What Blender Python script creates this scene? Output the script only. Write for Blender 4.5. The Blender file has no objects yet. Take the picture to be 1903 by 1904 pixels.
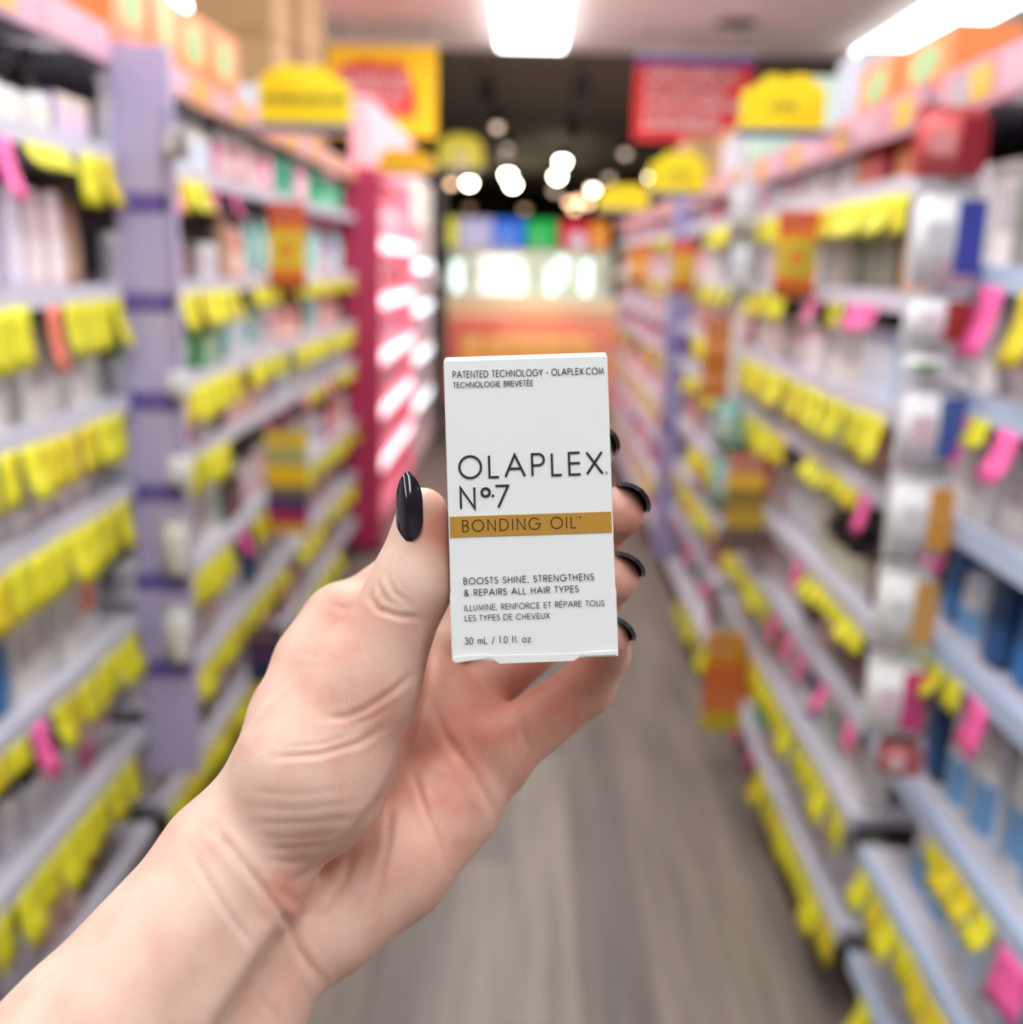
import bpy, bmesh, math, random
import numpy as np
from mathutils import Matrix, Vector

scene = bpy.context.scene
COL = scene.collection
random.seed(7)
PI = math.pi

# ---------------------------------------------------------------- camera
FPX, CX, CY = 2000.0, 951.5, 952.0            # focal length and centre in pixels of the 1903x1904 frame
_a = np.array([(985 - CX) / FPX, (490 - CY) / FPX, 1.0]); _a /= np.linalg.norm(_a)   # aisle direction seen by the camera
_e = np.array([1, .025, 0.0]); _b = _e - (_e @ _a) * _a; _b /= np.linalg.norm(_b)
_c = np.cross(_b, _a)
MCAM = np.stack([_b, _a, _c], 1)              # world -> camera (right, down, forward)
EYE = np.array([0, 0, 1.5])
cam_data = bpy.data.cameras.new('camera')
cam = bpy.data.objects.new('camera', cam_data); COL.objects.link(cam)
_flip = np.diag([1, -1, -1]) @ MCAM
cam.matrix_world = Matrix([list(_flip.T[i]) + [EYE[i]] for i in range(3)] + [[0, 0, 0, 1]])
cam_data.sensor_fit = 'HORIZONTAL'
cam_data.sensor_width = 36.0
cam_data.lens = FPX / 1903 * 36.0
cam_data.clip_start = .02; cam_data.clip_end = 100
cam_data.dof.use_dof = True
cam_data.dof.focus_distance = .283
cam_data.dof.aperture_fstop = 7.2
scene.camera = cam
PANEL_EMIT = 12.0          # brightness of the ceiling light panels

# ---------------------------------------------------------------- world and exposure
world = bpy.data.worlds.new('world'); scene.world = world
world.use_nodes = True
world.node_tree.nodes['Background'].inputs[0].default_value = (1.0, .97, .95, 1)
world.node_tree.nodes['Background'].inputs[1].default_value = .35
scene.view_settings.view_transform = 'Standard'
scene.view_settings.look = 'None'
scene.view_settings.exposure = 0.0
scene.view_settings.gamma = 1.0
scene.view_settings.use_curve_mapping = False
scene.cycles.max_bounces = 6
scene.cycles.diffuse_bounces = 4
scene.cycles.glossy_bounces = 3
scene.cycles.caustics_reflective = False
scene.cycles.caustics_refractive = False
scene.cycles.sample_clamp_indirect = 6

# ---------------------------------------------------------------- materials
_mats = {}
def lin(c):
    return tuple(((x / 255) / 12.92 if x <= 10 else (((x / 255) + .055) / 1.055) ** 2.4) for x in c)
def mat(rgb, rough=.45, metal=0.0, emit=0.0, name=None, spec=.5, coat=0.0, var=0.0):
    key = (rgb, rough, metal, emit, spec, coat, var)
    if key in _mats: return _mats[key]
    m = bpy.data.materials.new(name or 'paint_%02x%02x%02x' % rgb)
    m.use_nodes = True
    nt = m.node_tree
    p = nt.nodes['Principled BSDF']
    c = lin(rgb) + (1,)
    p.inputs['Base Color'].default_value = c
    p.inputs['Roughness'].default_value = rough
    p.inputs['Metallic'].default_value = metal
    p.inputs['Specular IOR Level'].default_value = spec
    p.inputs['Coat Weight'].default_value = coat
    if emit:
        p.inputs['Emission Color'].default_value = c
        p.inputs['Emission Strength'].default_value = emit
    if var:
        tc = nt.nodes.new('ShaderNodeTexCoord'); n = nt.nodes.new('ShaderNodeTexNoise')
        n.inputs['Scale'].default_value = 9
        mx = nt.nodes.new('ShaderNodeMix'); mx.data_type = 'RGBA'
        mx.inputs['A'].default_value = tuple(x * (1 - var) for x in c[:3]) + (1,)
        mx.inputs['B'].default_value = tuple(min(1, x * (1 + var)) for x in c[:3]) + (1,)
        nt.links.new(tc.outputs['Object'], n.inputs['Vector'])
        nt.links.new(n.outputs['Fac'], mx.inputs['Factor'])
        nt.links.new(mx.outputs['Result'], p.inputs['Base Color'])
    _mats[key] = m
    return m

# ---------------------------------------------------------------- object helpers
def mesh_from(name, verts, faces, smooth=False):
    me = bpy.data.meshes.new(name)
    me.from_pydata([tuple(v) for v in verts], [], faces)
    me.materials.append(None)
    if smooth:
        me.polygons.foreach_set('use_smooth', [True] * len(me.polygons))
    me.update()
    return me
def link(name, me, material=None, parent=None, loc=(0, 0, 0), rz=0.0):
    o = bpy.data.objects.new(name, me); COL.objects.link(o)
    if me is not None and material is not None:
        o.material_slots[0].link = 'OBJECT'; o.material_slots[0].material = material
    o.location = loc; o.rotation_euler = (0, 0, rz)
    if parent: o.parent = parent
    return o
def tag(o, label, cat, group=None, kind=None):
    o['label'] = label; o['category'] = cat
    if group: o['group'] = group
    if kind: o['kind'] = kind
    return o
def thing(name, label, cat, loc=(0, 0, 0), rz=0.0, group=None):
    return tag(link(name, None, loc=loc, rz=rz), label, cat, group)
def structure(name, me, material, loc=(0, 0, 0)):
    o = link(name, me, material, loc=loc); o['kind'] = 'structure'; return o
_mc = {}
def bm_mesh(name, bm, smooth=False):
    me = bpy.data.meshes.new(name); bm.to_mesh(me); bm.free()
    me.materials.append(None)
    if smooth: me.polygons.foreach_set('use_smooth', [True] * len(me.polygons))
    return me
def box_mesh(sx, sy, sz, bev=0.0, name='box', base=True):
    """box centred in x,y standing on z=0 (or centred when base is False)"""
    key = ('box', round(sx, 4), round(sy, 4), round(sz, 4), bev, base)
    if key in _mc: return _mc[key]
    bm = bmesh.new()
    bmesh.ops.create_cube(bm, size=1)
    for v in bm.verts:
        v.co = (v.co.x * sx, v.co.y * sy, v.co.z * sz + (sz / 2 if base else 0))
    if bev: bmesh.ops.bevel(bm, geom=bm.edges[:], offset=bev, segments=2, affect='EDGES', profile=.5)
    _mc[key] = bm_mesh(name, bm)
    return _mc[key]
def multi_box(name, boxes, bev=0.0):
    """several boxes (x0,x1,y0,y1,z0,z1) in one mesh: one part made of pieces"""
    bm = bmesh.new()
    for x0, x1, y0, y1, z0, z1 in boxes:
        g = bmesh.ops.create_cube(bm, size=1)['verts']
        for v in g:
            v.co = ((x0 + x1) / 2 + v.co.x * (x1 - x0), (y0 + y1) / 2 + v.co.y * (y1 - y0), (z0 + z1) / 2 + v.co.z * (z1 - z0))
    if bev: bmesh.ops.bevel(bm, geom=bm.edges[:], offset=bev, segments=2, affect='EDGES')
    return bm_mesh(name, bm)
def lathe_mesh(prof, seg=20, ex=2.0, ax=1.0, arc=None, name='lathe'):
    """revolve (radius, z) pairs; ex>2 squares the section, ax scales x; arc=(a0,a1) makes an open band"""
    key = ('lathe', tuple((round(r, 4), round(z, 4)) for r, z in prof), seg, ex, ax, arc)
    if key in _mc: return _mc[key]
    vs, fs = [], []
    a0, a1 = arc or (0, 2 * PI)
    n = seg + 1 if arc else seg
    for r, z in prof:
        for i in range(n):
            t = a0 + (a1 - a0) * i / seg
            c, s = math.cos(t), math.sin(t)
            k = 1.0 if ex == 2 else (abs(c) ** ex + abs(s) ** ex) ** (-1 / ex)
            vs.append((r * k * c * ax, r * k * s, z))
    for j in range(len(prof) - 1):
        for i in range(seg):
            i2 = i + 1 if arc else (i + 1) % seg
            fs.append((j * n + i, j * n + i2, (j + 1) * n + i2, (j + 1) * n + i))
    if not arc:
        fs.append(tuple(range(n))[::-1]); fs.append(tuple((len(prof) - 1) * n + i for i in range(n)))
    me = mesh_from(name, vs, fs, True)
    me.set_sharp_from_angle(angle=.7)
    _mc[key] = me
    return me
# ================================================================ THE SETTING
def at_x(px, py, X):
    d = np.array([(px - CX) / FPX, (py - CY) / FPX, 1.0]) @ MCAM; return EYE + d * X / d[0]
def at_y(px, py, Y):
    d = np.array([(px - CX) / FPX, (py - CY) / FPX, 1.0]) @ MCAM; return EYE + d * Y / d[1]
def at_z(px, py, Z):
    d = np.array([(px - CX) / FPX, (py - CY) / FPX, 1.0]) @ MCAM; return EYE + d * (Z - 1.5) / d[2]

def floor_material():
    m = bpy.data.materials.new('grey_wood_planks'); m.use_nodes = True
    nt = m.node_tree; p = nt.nodes['Principled BSDF']; L = nt.links.new
    tc = nt.nodes.new('ShaderNodeTexCoord')
    mp = nt.nodes.new('ShaderNodeMapping'); mp.inputs['Rotation'].default_value = (0, 0, PI / 2)
    L(tc.outputs['Object'], mp.inputs['Vector'])
    br = nt.nodes.new('ShaderNodeTexBrick'); br.inputs['Scale'].default_value = 1
    br.inputs['Brick Width'].default_value = 1.25; br.inputs['Row Height'].default_value = .15
    br.inputs['Mortar Size'].default_value = .0015; br.inputs['Bias'].default_value = 0
    br.inputs['Color1'].default_value = lin((134, 123, 113)) + (1,); br.inputs['Color2'].default_value = lin((104, 95, 88)) + (1,)
    br.inputs['Mortar'].default_value = lin((70, 62, 58)) + (1,)
    L(mp.outputs['Vector'], br.inputs['Vector'])
    ms = nt.nodes.new('ShaderNodeMapping'); ms.inputs['Scale'].default_value = (16, 1.1, 1)
    L(tc.outputs['Object'], ms.inputs['Vector'])
    n = nt.nodes.new('ShaderNodeTexNoise'); n.inputs['Scale'].default_value = 1.6; n.inputs['Detail'].default_value = 5
    L(ms.outputs['Vector'], n.inputs['Vector'])
    mr = nt.nodes.new('ShaderNodeMapRange'); mr.inputs['From Min'].default_value = .3; mr.inputs['From Max'].default_value = .7
    mr.inputs['To Min'].default_value = .68; mr.inputs['To Max'].default_value = 1.22
    L(n.outputs['Fac'], mr.inputs['Value'])
    mx = nt.nodes.new('ShaderNodeMix'); mx.data_type = 'RGBA'; mx.blend_type = 'MULTIPLY'; mx.inputs['Factor'].default_value = 1
    L(br.outputs['Color'], mx.inputs['A']); L(mr.outputs['Result'], mx.inputs['B'])
    L(mx.outputs['Result'], p.inputs['Base Color'])
    p.inputs['Roughness'].default_value = .42
    return m
structure('floor', multi_box('floor', [(-7, 7, -5, 27, -.1, 0)]), floor_material())

def ceiling_material():
    m = bpy.data.materials.new('white_ceiling_tiles'); m.use_nodes = True
    nt = m.node_tree; p = nt.nodes['Principled BSDF']; L = nt.links.new
    tc = nt.nodes.new('ShaderNodeTexCoord')
    br = nt.nodes.new('ShaderNodeTexBrick'); br.inputs['Scale'].default_value = 1; br.offset = 0
    br.inputs['Brick Width'].default_value = 1.2; br.inputs['Row Height'].default_value = 1.2; br.inputs['Mortar Size'].default_value = .022
    br.inputs['Color1'].default_value = lin((246, 241, 237)) + (1,); br.inputs['Color2'].default_value = lin((243, 238, 234)) + (1,)
    br.inputs['Mortar'].default_value = lin((250, 247, 240)) + (1,)
    L(tc.outputs['Object'], br.inputs['Vector']); L(br.outputs['Color'], p.inputs['Base Color'])
    p.inputs['Roughness'].default_value = .8
    return m
CEIL = 3.0
structure('ceiling', multi_box('ceiling', [(-7, 7, -5, 8.35, CEIL, CEIL + .12)]), ceiling_material())
dark_ceiling = structure('ceiling', multi_box('ceiling', [(-7, 7, 8.35, 27, CEIL + .1, CEIL + .2)]), mat((128, 121, 115), .8))
structure('wall_left', multi_box('wall', [(-7.15, -7, -5, 27, 0, 3.2)]), mat((206, 198, 194), .7))
structure('wall_right', multi_box('wall', [(7, 7.15, -5, 27, 0, 3.2)]), mat((206, 198, 194), .7))
structure('wall_rear', multi_box('wall', [(-7, 7, -5.15, -5, 0, 3.2)]), mat((214, 208, 204), .7))
structure('wall_far', multi_box('wall', [(-7, 7, 27, 27.15, 0, 3.2)]), mat((16, 15, 17), .7))

tube_white = mat((252, 252, 252), .5, emit=PANEL_EMIT, name='lit_diffuser')
tube_dim = mat((246, 251, 255), .5, emit=PANEL_EMIT * .85, name='dimmed_diffuser')
frame_white = mat((238, 236, 232), .4)
def light_panel(x, y, ln, label, m):
    t = thing('ceiling_light', label, 'ceiling light', (x, y, CEIL), group='recessed ceiling light panels')
    w = .44
    link('diffuser', box_mesh(w, ln, .045), m, t, (0, 0, -.05))
    link('frame', multi_box('frame', [(-w / 2 - .02, -w / 2, -ln / 2 - .02, ln / 2 + .02, -.02, 0), (w / 2, w / 2 + .02, -ln / 2 - .02, ln / 2 + .02, -.02, 0),
                                      (-w / 2, w / 2, -ln / 2 - .02, -ln / 2, -.02, 0), (-w / 2, w / 2, ln / 2, ln / 2 + .02, -.02, 0)]), frame_white, t)
_cols = {-4.7: 'over the far left aisle', -2.33: 'above the left shelving', -.03: 'over the middle of the aisle', 2.43: 'above the right shelving', 4.8: 'over the far right aisle'}
_rows = {6.85: 'last before the dark ceiling', 4.2: 'second from the dark ceiling', 1.6: 'third from the dark ceiling', -.95: 'behind the held carton'}
for x_, a_ in _cols.items():
    for y_, b_ in _rows.items():
        light_panel(x_, y_, 2.35, 'bright white ceiling light panel %s, %s' % (a_, b_), tube_dim if y_ < 0 else tube_white)
s_ = at_z(1370, 42, CEIL)
sp = thing('ceiling_speaker', 'small dark round grille set in the white ceiling tiles', 'ceiling speaker', (s_[0], s_[1], CEIL))
link('grille', lathe_mesh([(.0, -.012), (.1, -.012), (.12, 0)], 24), mat((70, 64, 62), .7), sp)
link('rim', lathe_mesh([(.12, -.006), (.135, -.006), (.135, 0), (.12, 0)], 24), mat((150, 142, 138), .6), sp)

# spot lamps under the dark ceiling
SPOTS = [(925, 237, 1.0, 'w'), (943, 276, .45, 'w'), (939, 292, .3, 'w'), (873, 340, 30, 'y'), (839, 341, 2.2, 'o'), (945, 325, 40, 'y'), (954, 343, 40, 'y'),
         (1046, 301, 50, 'y'), (1037, 328, 40, 'y'), (1032, 355, .6, 'w'), (1103, 352, 9, 'y'), (1163, 286, .7, 'w'), (1133, 331, .6, 'w'), (1211, 330, 7, 'y'),
         (976, 388, .5, 'o'), (873, 386, .25, 'o'), (1060, 375, 3, 'o'), (1078, 372, 3, 'o'), (1092, 377, 3, 'o'), (1069, 388, 2.4, 'o'), (803, 303, .6, 'w'), (855, 318, .6, 'w')]
_sw = {'w': (255, 226, 205), 'y': (255, 240, 205), 'o': (255, 205, 160)}
black = mat((22, 21, 22), .5)
for i, (px_, py_, e_, k_) in enumerate(SPOTS):
    z_ = 2.98 if py_ < 350 else 2.75
    Y_ = min(25.5, (z_ - 1.5) * 2000 / (492 - py_))
    P_ = at_y(px_, py_, Y_)
    t = thing('spot_lamp', 'small round spot lamp %s under the dark ceiling, %s' % ({'y': 'glowing bright', 'w': 'glowing dimly', 'o': 'glowing warm orange'}[k_],
              'number %d from the front' % 1), 'spot lamp', (P_[0], P_[1], P_[2]), group='spot lamps under the dark ceiling')
    r_ = .0042 * Y_
    top = CEIL + .1 - P_[2]
    link('lamp_head', lathe_mesh([(r_ * .9, 0.02), (r_ * 1.15, .03), (r_ * 1.15, .14), (r_ * .4, .17)], 16), black, t)
    link('stem', lathe_mesh([(.008, .16), (.008, round(top, 3))], 8), black, t)
    link('lens', lathe_mesh([(r_ * .2, -r_ * .75), (r_ * .6, -r_ * .55), (r_ * .85, -r_ * .1), (r_ * .9, .025)], 16), mat(_sw[k_], emit=e_ * 2.2), t)
    SPOTS[i] = (t, P_[1], k_)
_ordw = ['first', 'second', 'third', 'fourth', 'fifth', 'sixth', 'seventh', 'eighth', 'ninth', 'tenth', 'eleventh', 'twelfth', 'thirteenth', 'fourteenth', 'fifteenth',
         'sixteenth', 'seventeenth', 'eighteenth', 'nineteenth', 'twentieth']
def ordinal(i):
    if i < 20: return _ordw[i]
    tens = {2: 'twenty', 3: 'thirty', 4: 'forty', 5: 'fifty', 6: 'sixty'}[(i + 1) // 10]
    u = (i + 1) % 10
    return {'twenty': 'twentieth', 'thirty': 'thirtieth', 'forty': 'fortieth', 'fifty': 'fiftieth', 'sixty': 'sixtieth'}[tens] if u == 0 else tens + '-' + _ordw[u - 1]
for k_ in 'wyo':
    grp = sorted([s for s in SPOTS if s[2] == k_], key=lambda s: s[0].location.x)
    for i, s in enumerate(grp):
        s[0]['label'] = 'round spot lamp %s under the dark ceiling, %s such from the left' % ({'y': 'glowing bright white', 'w': 'glowing dimly', 'o': 'glowing warm orange'}[k_], ordinal(i))
# ================================================================ SHELVING
lip_mat = mat((206, 205, 222), .35); deck_mat = mat((196, 194, 204), .4)
YEL = mat((228, 222, 40), .55); YEL2 = mat((226, 206, 36), .55); PNK = mat((255, 104, 178), .5); ORG = mat((240, 128, 104), .5)
class Unit:
    """one shelving unit: side -1 left of the aisle, +1 right; decks: list of (deck top z, front x)"""
    def __init__(s, side, xf, y0, y1, decks, top, label, phrase, back=(66, 61, 64), header=(206, 146, 166), depth=.40, hdr=(.05, .06), lip=(206, 205, 222)):
        lip_mat = mat(lip, .35)
        s.side, s.xf, s.y0, s.y1, s.phrase, s.depth = side, xf, y0, y1, phrase, depth
        s.decks = decks; s.top = top
        s.root = thing('shelving_unit', label, 'shelving unit', (xf * side, (y0 + y1) / 2, 0), group='shelving units along the aisle')
        L = y1 - y0
        sg = side
        def bx(name, a, b, z0, z1, m, ya=-L / 2, yb=L / 2, parent=None):   # a, b: distance behind the shelf front
            xs = sorted((a * sg, b * sg))
            return link(name, multi_box(name, [(xs[0], xs[1], ya, yb, z0, z1)]), m, parent or s.root)
        bx('back_panel', depth, depth + .02, .05, top, mat(back, .6))
        bx('plinth', .06, depth, 0, decks[0] - .045, mat((74, 68, 72), .6))
        for i, z in enumerate(decks):
            o = bx('shelf', .0, depth, z - .02, z, deck_mat)
            bx('price_rail', -.012, .0, z - .034, z + .003, lip_mat, parent=o)
        o = bx('shelf', .0, depth, top - .015, top, deck_mat)
        h = bx('header_rail', -.014, .0, top - hdr[1], top + .012, mat(header, .4), parent=o)
        k = 0
        yy = -L / 2 + .05
        while yy < L / 2 - .16:
            w = .12 if k % 2 else .09
            if k % 2 == 0:
                bx('header_card', -.016, -.014, top - hdr[1] + .012, top, mat((226, 168, 60) if k % 4 else (222, 180, 80), .5), yy, yy + w, h)
            else:
                bx('header_card', -.016, -.014, top - hdr[1] + .008, top + .004, mat((214, 170, 188), .5), yy, yy + w + .05, h)
            yy += .2; k += 1
        if y1 - y0 > .3:
            for yq in (-L / 2 + .012, L / 2 - .012):
                bx('upright', depth - .03, depth, 0, top + .02, mat((86, 80, 86), .5), yq - .012, yq + .012)
    def x(s, back): return (s.xf + back) * s.side
    def rz(s): return 0.0 if s.side < 0 else PI

# ---------------------------------------------------------------- product shapes; front is local +x, width along y
def prof_bottle(r, hb, neck):
    return [(r * .9, 0), (r, r * .12), (r, hb * .86), (r * .93, hb * .93), (r * .62, hb * .98), (neck, hb)]
def tube_mesh(w, d, h):
    key = ('tube', w, d, h)
    if key in _mc: return _mc[key]
    n = 18; vs = []; fs = []
    zs = [0, .05, .3, .6, .85, .97, 1]
    for z in zs:
        t = z ** 1.6
        for i in range(n):
            a = 2 * PI * i / n
            vs.append((d / 2 * (1 - t * .93) * math.cos(a), w / 2 * (.86 + .14 * t) * math.sin(a), z * h))
    for j in range(len(zs) - 1):
        for i in range(n):
            fs.append((j * n + i, j * n + (i + 1) % n, (j + 1) * n + (i + 1) % n, (j + 1) * n + i))
    fs.append(tuple(range(n))[::-1]); fs.append(tuple((len(zs) - 1) * n + i for i in range(n)))
    _mc[key] = mesh_from('tube_body', vs, fs, True); return _mc[key]
def panel_mesh(w, h, t=.0012):
    return box_mesh(t, w, h, name='panel')
A60 = (-1.05, 1.05)
def parts_of(kind, w, d, h, body, cap, label, body_rough=.35):
    """list of (name, mesh, material, (x, y, z))"""
    B = mat(body, body_rough); K = mat(cap, .35); Lb = mat(label, .5)
    r = w / 2
    if kind in ('pump_bottle', 'dispenser_bottle'):
        hb = h * (.66 if kind == 'pump_bottle' else .46); ax = d / w; body_h = h; h = (h - hb) / .33 * .99
        return [('body', lathe_mesh(prof_bottle(r, hb, r * .4), 20, 2.6, ax), B, (0, 0, 0)),
                ('pump', lathe_mesh([(r * .42, 0), (r * .42, h * .08), (r * .16, h * .09), (r * .16, h * .22), (r * .34, h * .23), (r * .36, h * .31), (r * .2, h * .33)], 14), K, (0, 0, hb)),
                ('nozzle', box_mesh(r * .95, r * .26, h * .04, .002), K, (r * .55, 0, hb + h * .25)),
                ('label', lathe_mesh([(r * 1.012, hb * .16), (r * 1.012, hb * .74)], 12, 2.6, ax, A60), Lb, (0, 0, 0))]
    if kind == 'bottle':
        hb = h * .8; ax = d / w
        return [('body', lathe_mesh(prof_bottle(r, hb, r * .5), 20, 2.6, ax), B, (0, 0, 0)),
                ('cap', lathe_mesh([(r * .55, 0), (r * .56, h * .02), (r * .5, h * .19), (r * .42, h * .2)], 16), K, (0, 0, hb)),
                ('label', lathe_mesh([(r * 1.012, hb * .14), (r * 1.012, hb * .7)], 12, 2.6, ax, A60), Lb, (0, 0, 0))]
    if kind == 'flip_bottle':                                   # upright bottle with a full-width cap
        hb = h * .82; ax = d / w
        return [('body', lathe_mesh([(r * .92, 0), (r, r * .15), (r * .97, hb * .6), (r * .82, hb)], 20, 2.8, ax), B, (0, 0, 0)),
                ('cap', lathe_mesh([(r * .83, 0), (r * .84, h * .01), (r * .78, h * .165), (r * .7, h * .18)], 18, 2.6, ax), K, (0, 0, hb)),
                ('label', lathe_mesh([(r * 1.012, hb * .12), (r * 1.0, hb * .62)], 12, 2.8, ax, A60), Lb, (0, 0, 0))]
    if kind == 'aerosol_can':
        hb = h * .8
        return [('body', lathe_mesh([(r * .94, 0), (r, .004), (r, hb * .94), (r * .8, hb)], 20), B, (0, 0, 0)),
                ('cap', lathe_mesh([(r * .84, 0), (r * .86, h * .15), (r * .74, h * .195), (r * .5, h * .2)], 18), K, (0, 0, hb)),
                ('label', lathe_mesh([(r * 1.01, hb * .3), (r * 1.01, hb * .72)], 12, 2, 1, A60), Lb, (0, 0, 0))]
    if kind == 'spray_bottle':
        hb = h * .7; ax = d / w
        return [('body', lathe_mesh([(r * .92, 0), (r, r * .15), (r, hb * .6), (r * .55, hb * .92), (r * .42, hb)], 20, 2.4, ax), B, (0, 0, 0)),
                ('trigger_head', multi_box('trigger_head', [(-r * .5, r * 1.1, -r * .28, r * .28, hb + h * .14, hb + h * .28), (-r * .35, r * .3, -r * .3, r * .3, hb, hb + h * .15), (r * .5, r * .72, -r * .16, r * .16, hb - h * .05, hb + h * .15)], .003), K, (0, 0, 0)),
                ('label', lathe_mesh([(r * 1.012, hb * .14), (r * 1.012, hb * .52)], 12, 2.4, ax, A60), Lb, (0, 0, 0))]
    if kind == 'squeeze_tube':
        return [('body', tube_mesh(w, d, h * .84), B, (0, 0, h * .16)),
                ('cap', lathe_mesh([(r * .72, 0), (r * .74, h * .005), (r * .74, h * .15), (r * .6, h * .16)], 18, 2, d / w), K, (0, 0, 0)),
                ('label', panel_mesh(w * .6, h * .4), Lb, (d / 2 * .86, 0, h * .27))]
    if kind == 'jar':
        hb = h * .66
        return [('body', lathe_mesh([(r * .9, 0), (r, r * .12), (r, hb * .9), (r * .86, hb)], 22), B, (0, 0, 0)),
                ('lid', lathe_mesh([(r * .98, 0), (r, .002), (r, h * .3), (r * .94, h * .34)], 22), K, (0, 0, hb)),
                ('label', lathe_mesh([(r * 1.012, hb * .2), (r * 1.012, hb * .8)], 12, 2, 1, A60), Lb, (0, 0, 0))]
    if kind == 'carton':
        return [('body', box_mesh(d, w, h, .0018), B, (0, 0, 0)),
                ('front_picture', panel_mesh(w * .72, h * .42), Lb, (d / 2 + .0004, 0, h * .34)),
                ('top_band', panel_mesh(w * .96, h * .13), K, (d / 2 + .0004, 0, h * .82))]
    if kind == 'dye_box':                                       # promotional carton with an oval picture
        key = ('oval', w, h)
        if key not in _mc:
            pts_ = [(math.cos(i * PI / 12) * w * .3, math.sin(i * PI / 12) * h * .27) for i in range(24)]
            vs_ = [(0, y, z) for y, z in pts_] + [(.0012, y, z) for y, z in pts_]
            _mc[key] = mesh_from('oval', vs_, [tuple(range(24))[::-1], tuple(range(24, 48))] + [(i, (i + 1) % 24, 24 + (i + 1) % 24, 24 + i) for i in range(24)])
        return [('body', box_mesh(d, w, h, .002), B, (0, 0, 0)),
                ('front_picture', _mc[key], Lb, (d / 2 + .0003, 0, h * .58)),
                ('bottom_band', panel_mesh(w * .98, h * .2), K, (d / 2 + .0003, 0, h * .03))]
    raise ValueError(kind)

PROTO = {}
def make_product(name, spec, loc, rz):
    kind, w, d, h, b, c, l = spec
    if spec not in PROTO:
        PROTO[spec] = parts_of(kind, w, d, h, b, c, l)
    root = link(name, None, loc=loc, rz=rz)
    root.empty_display_size = .02
    ch = {}
    for nm, me, m, off in PROTO[spec]:
        parent = ch.get('pump') if nm == 'nozzle' else root
        o = link(nm, me, m, root, off)
        if nm == 'nozzle':
            o.parent = parent; o.location = (off[0] - parent.location[0], off[1] - parent.location[1], off[2] - parent.location[2])
        ch[nm] = o
    return root

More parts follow.
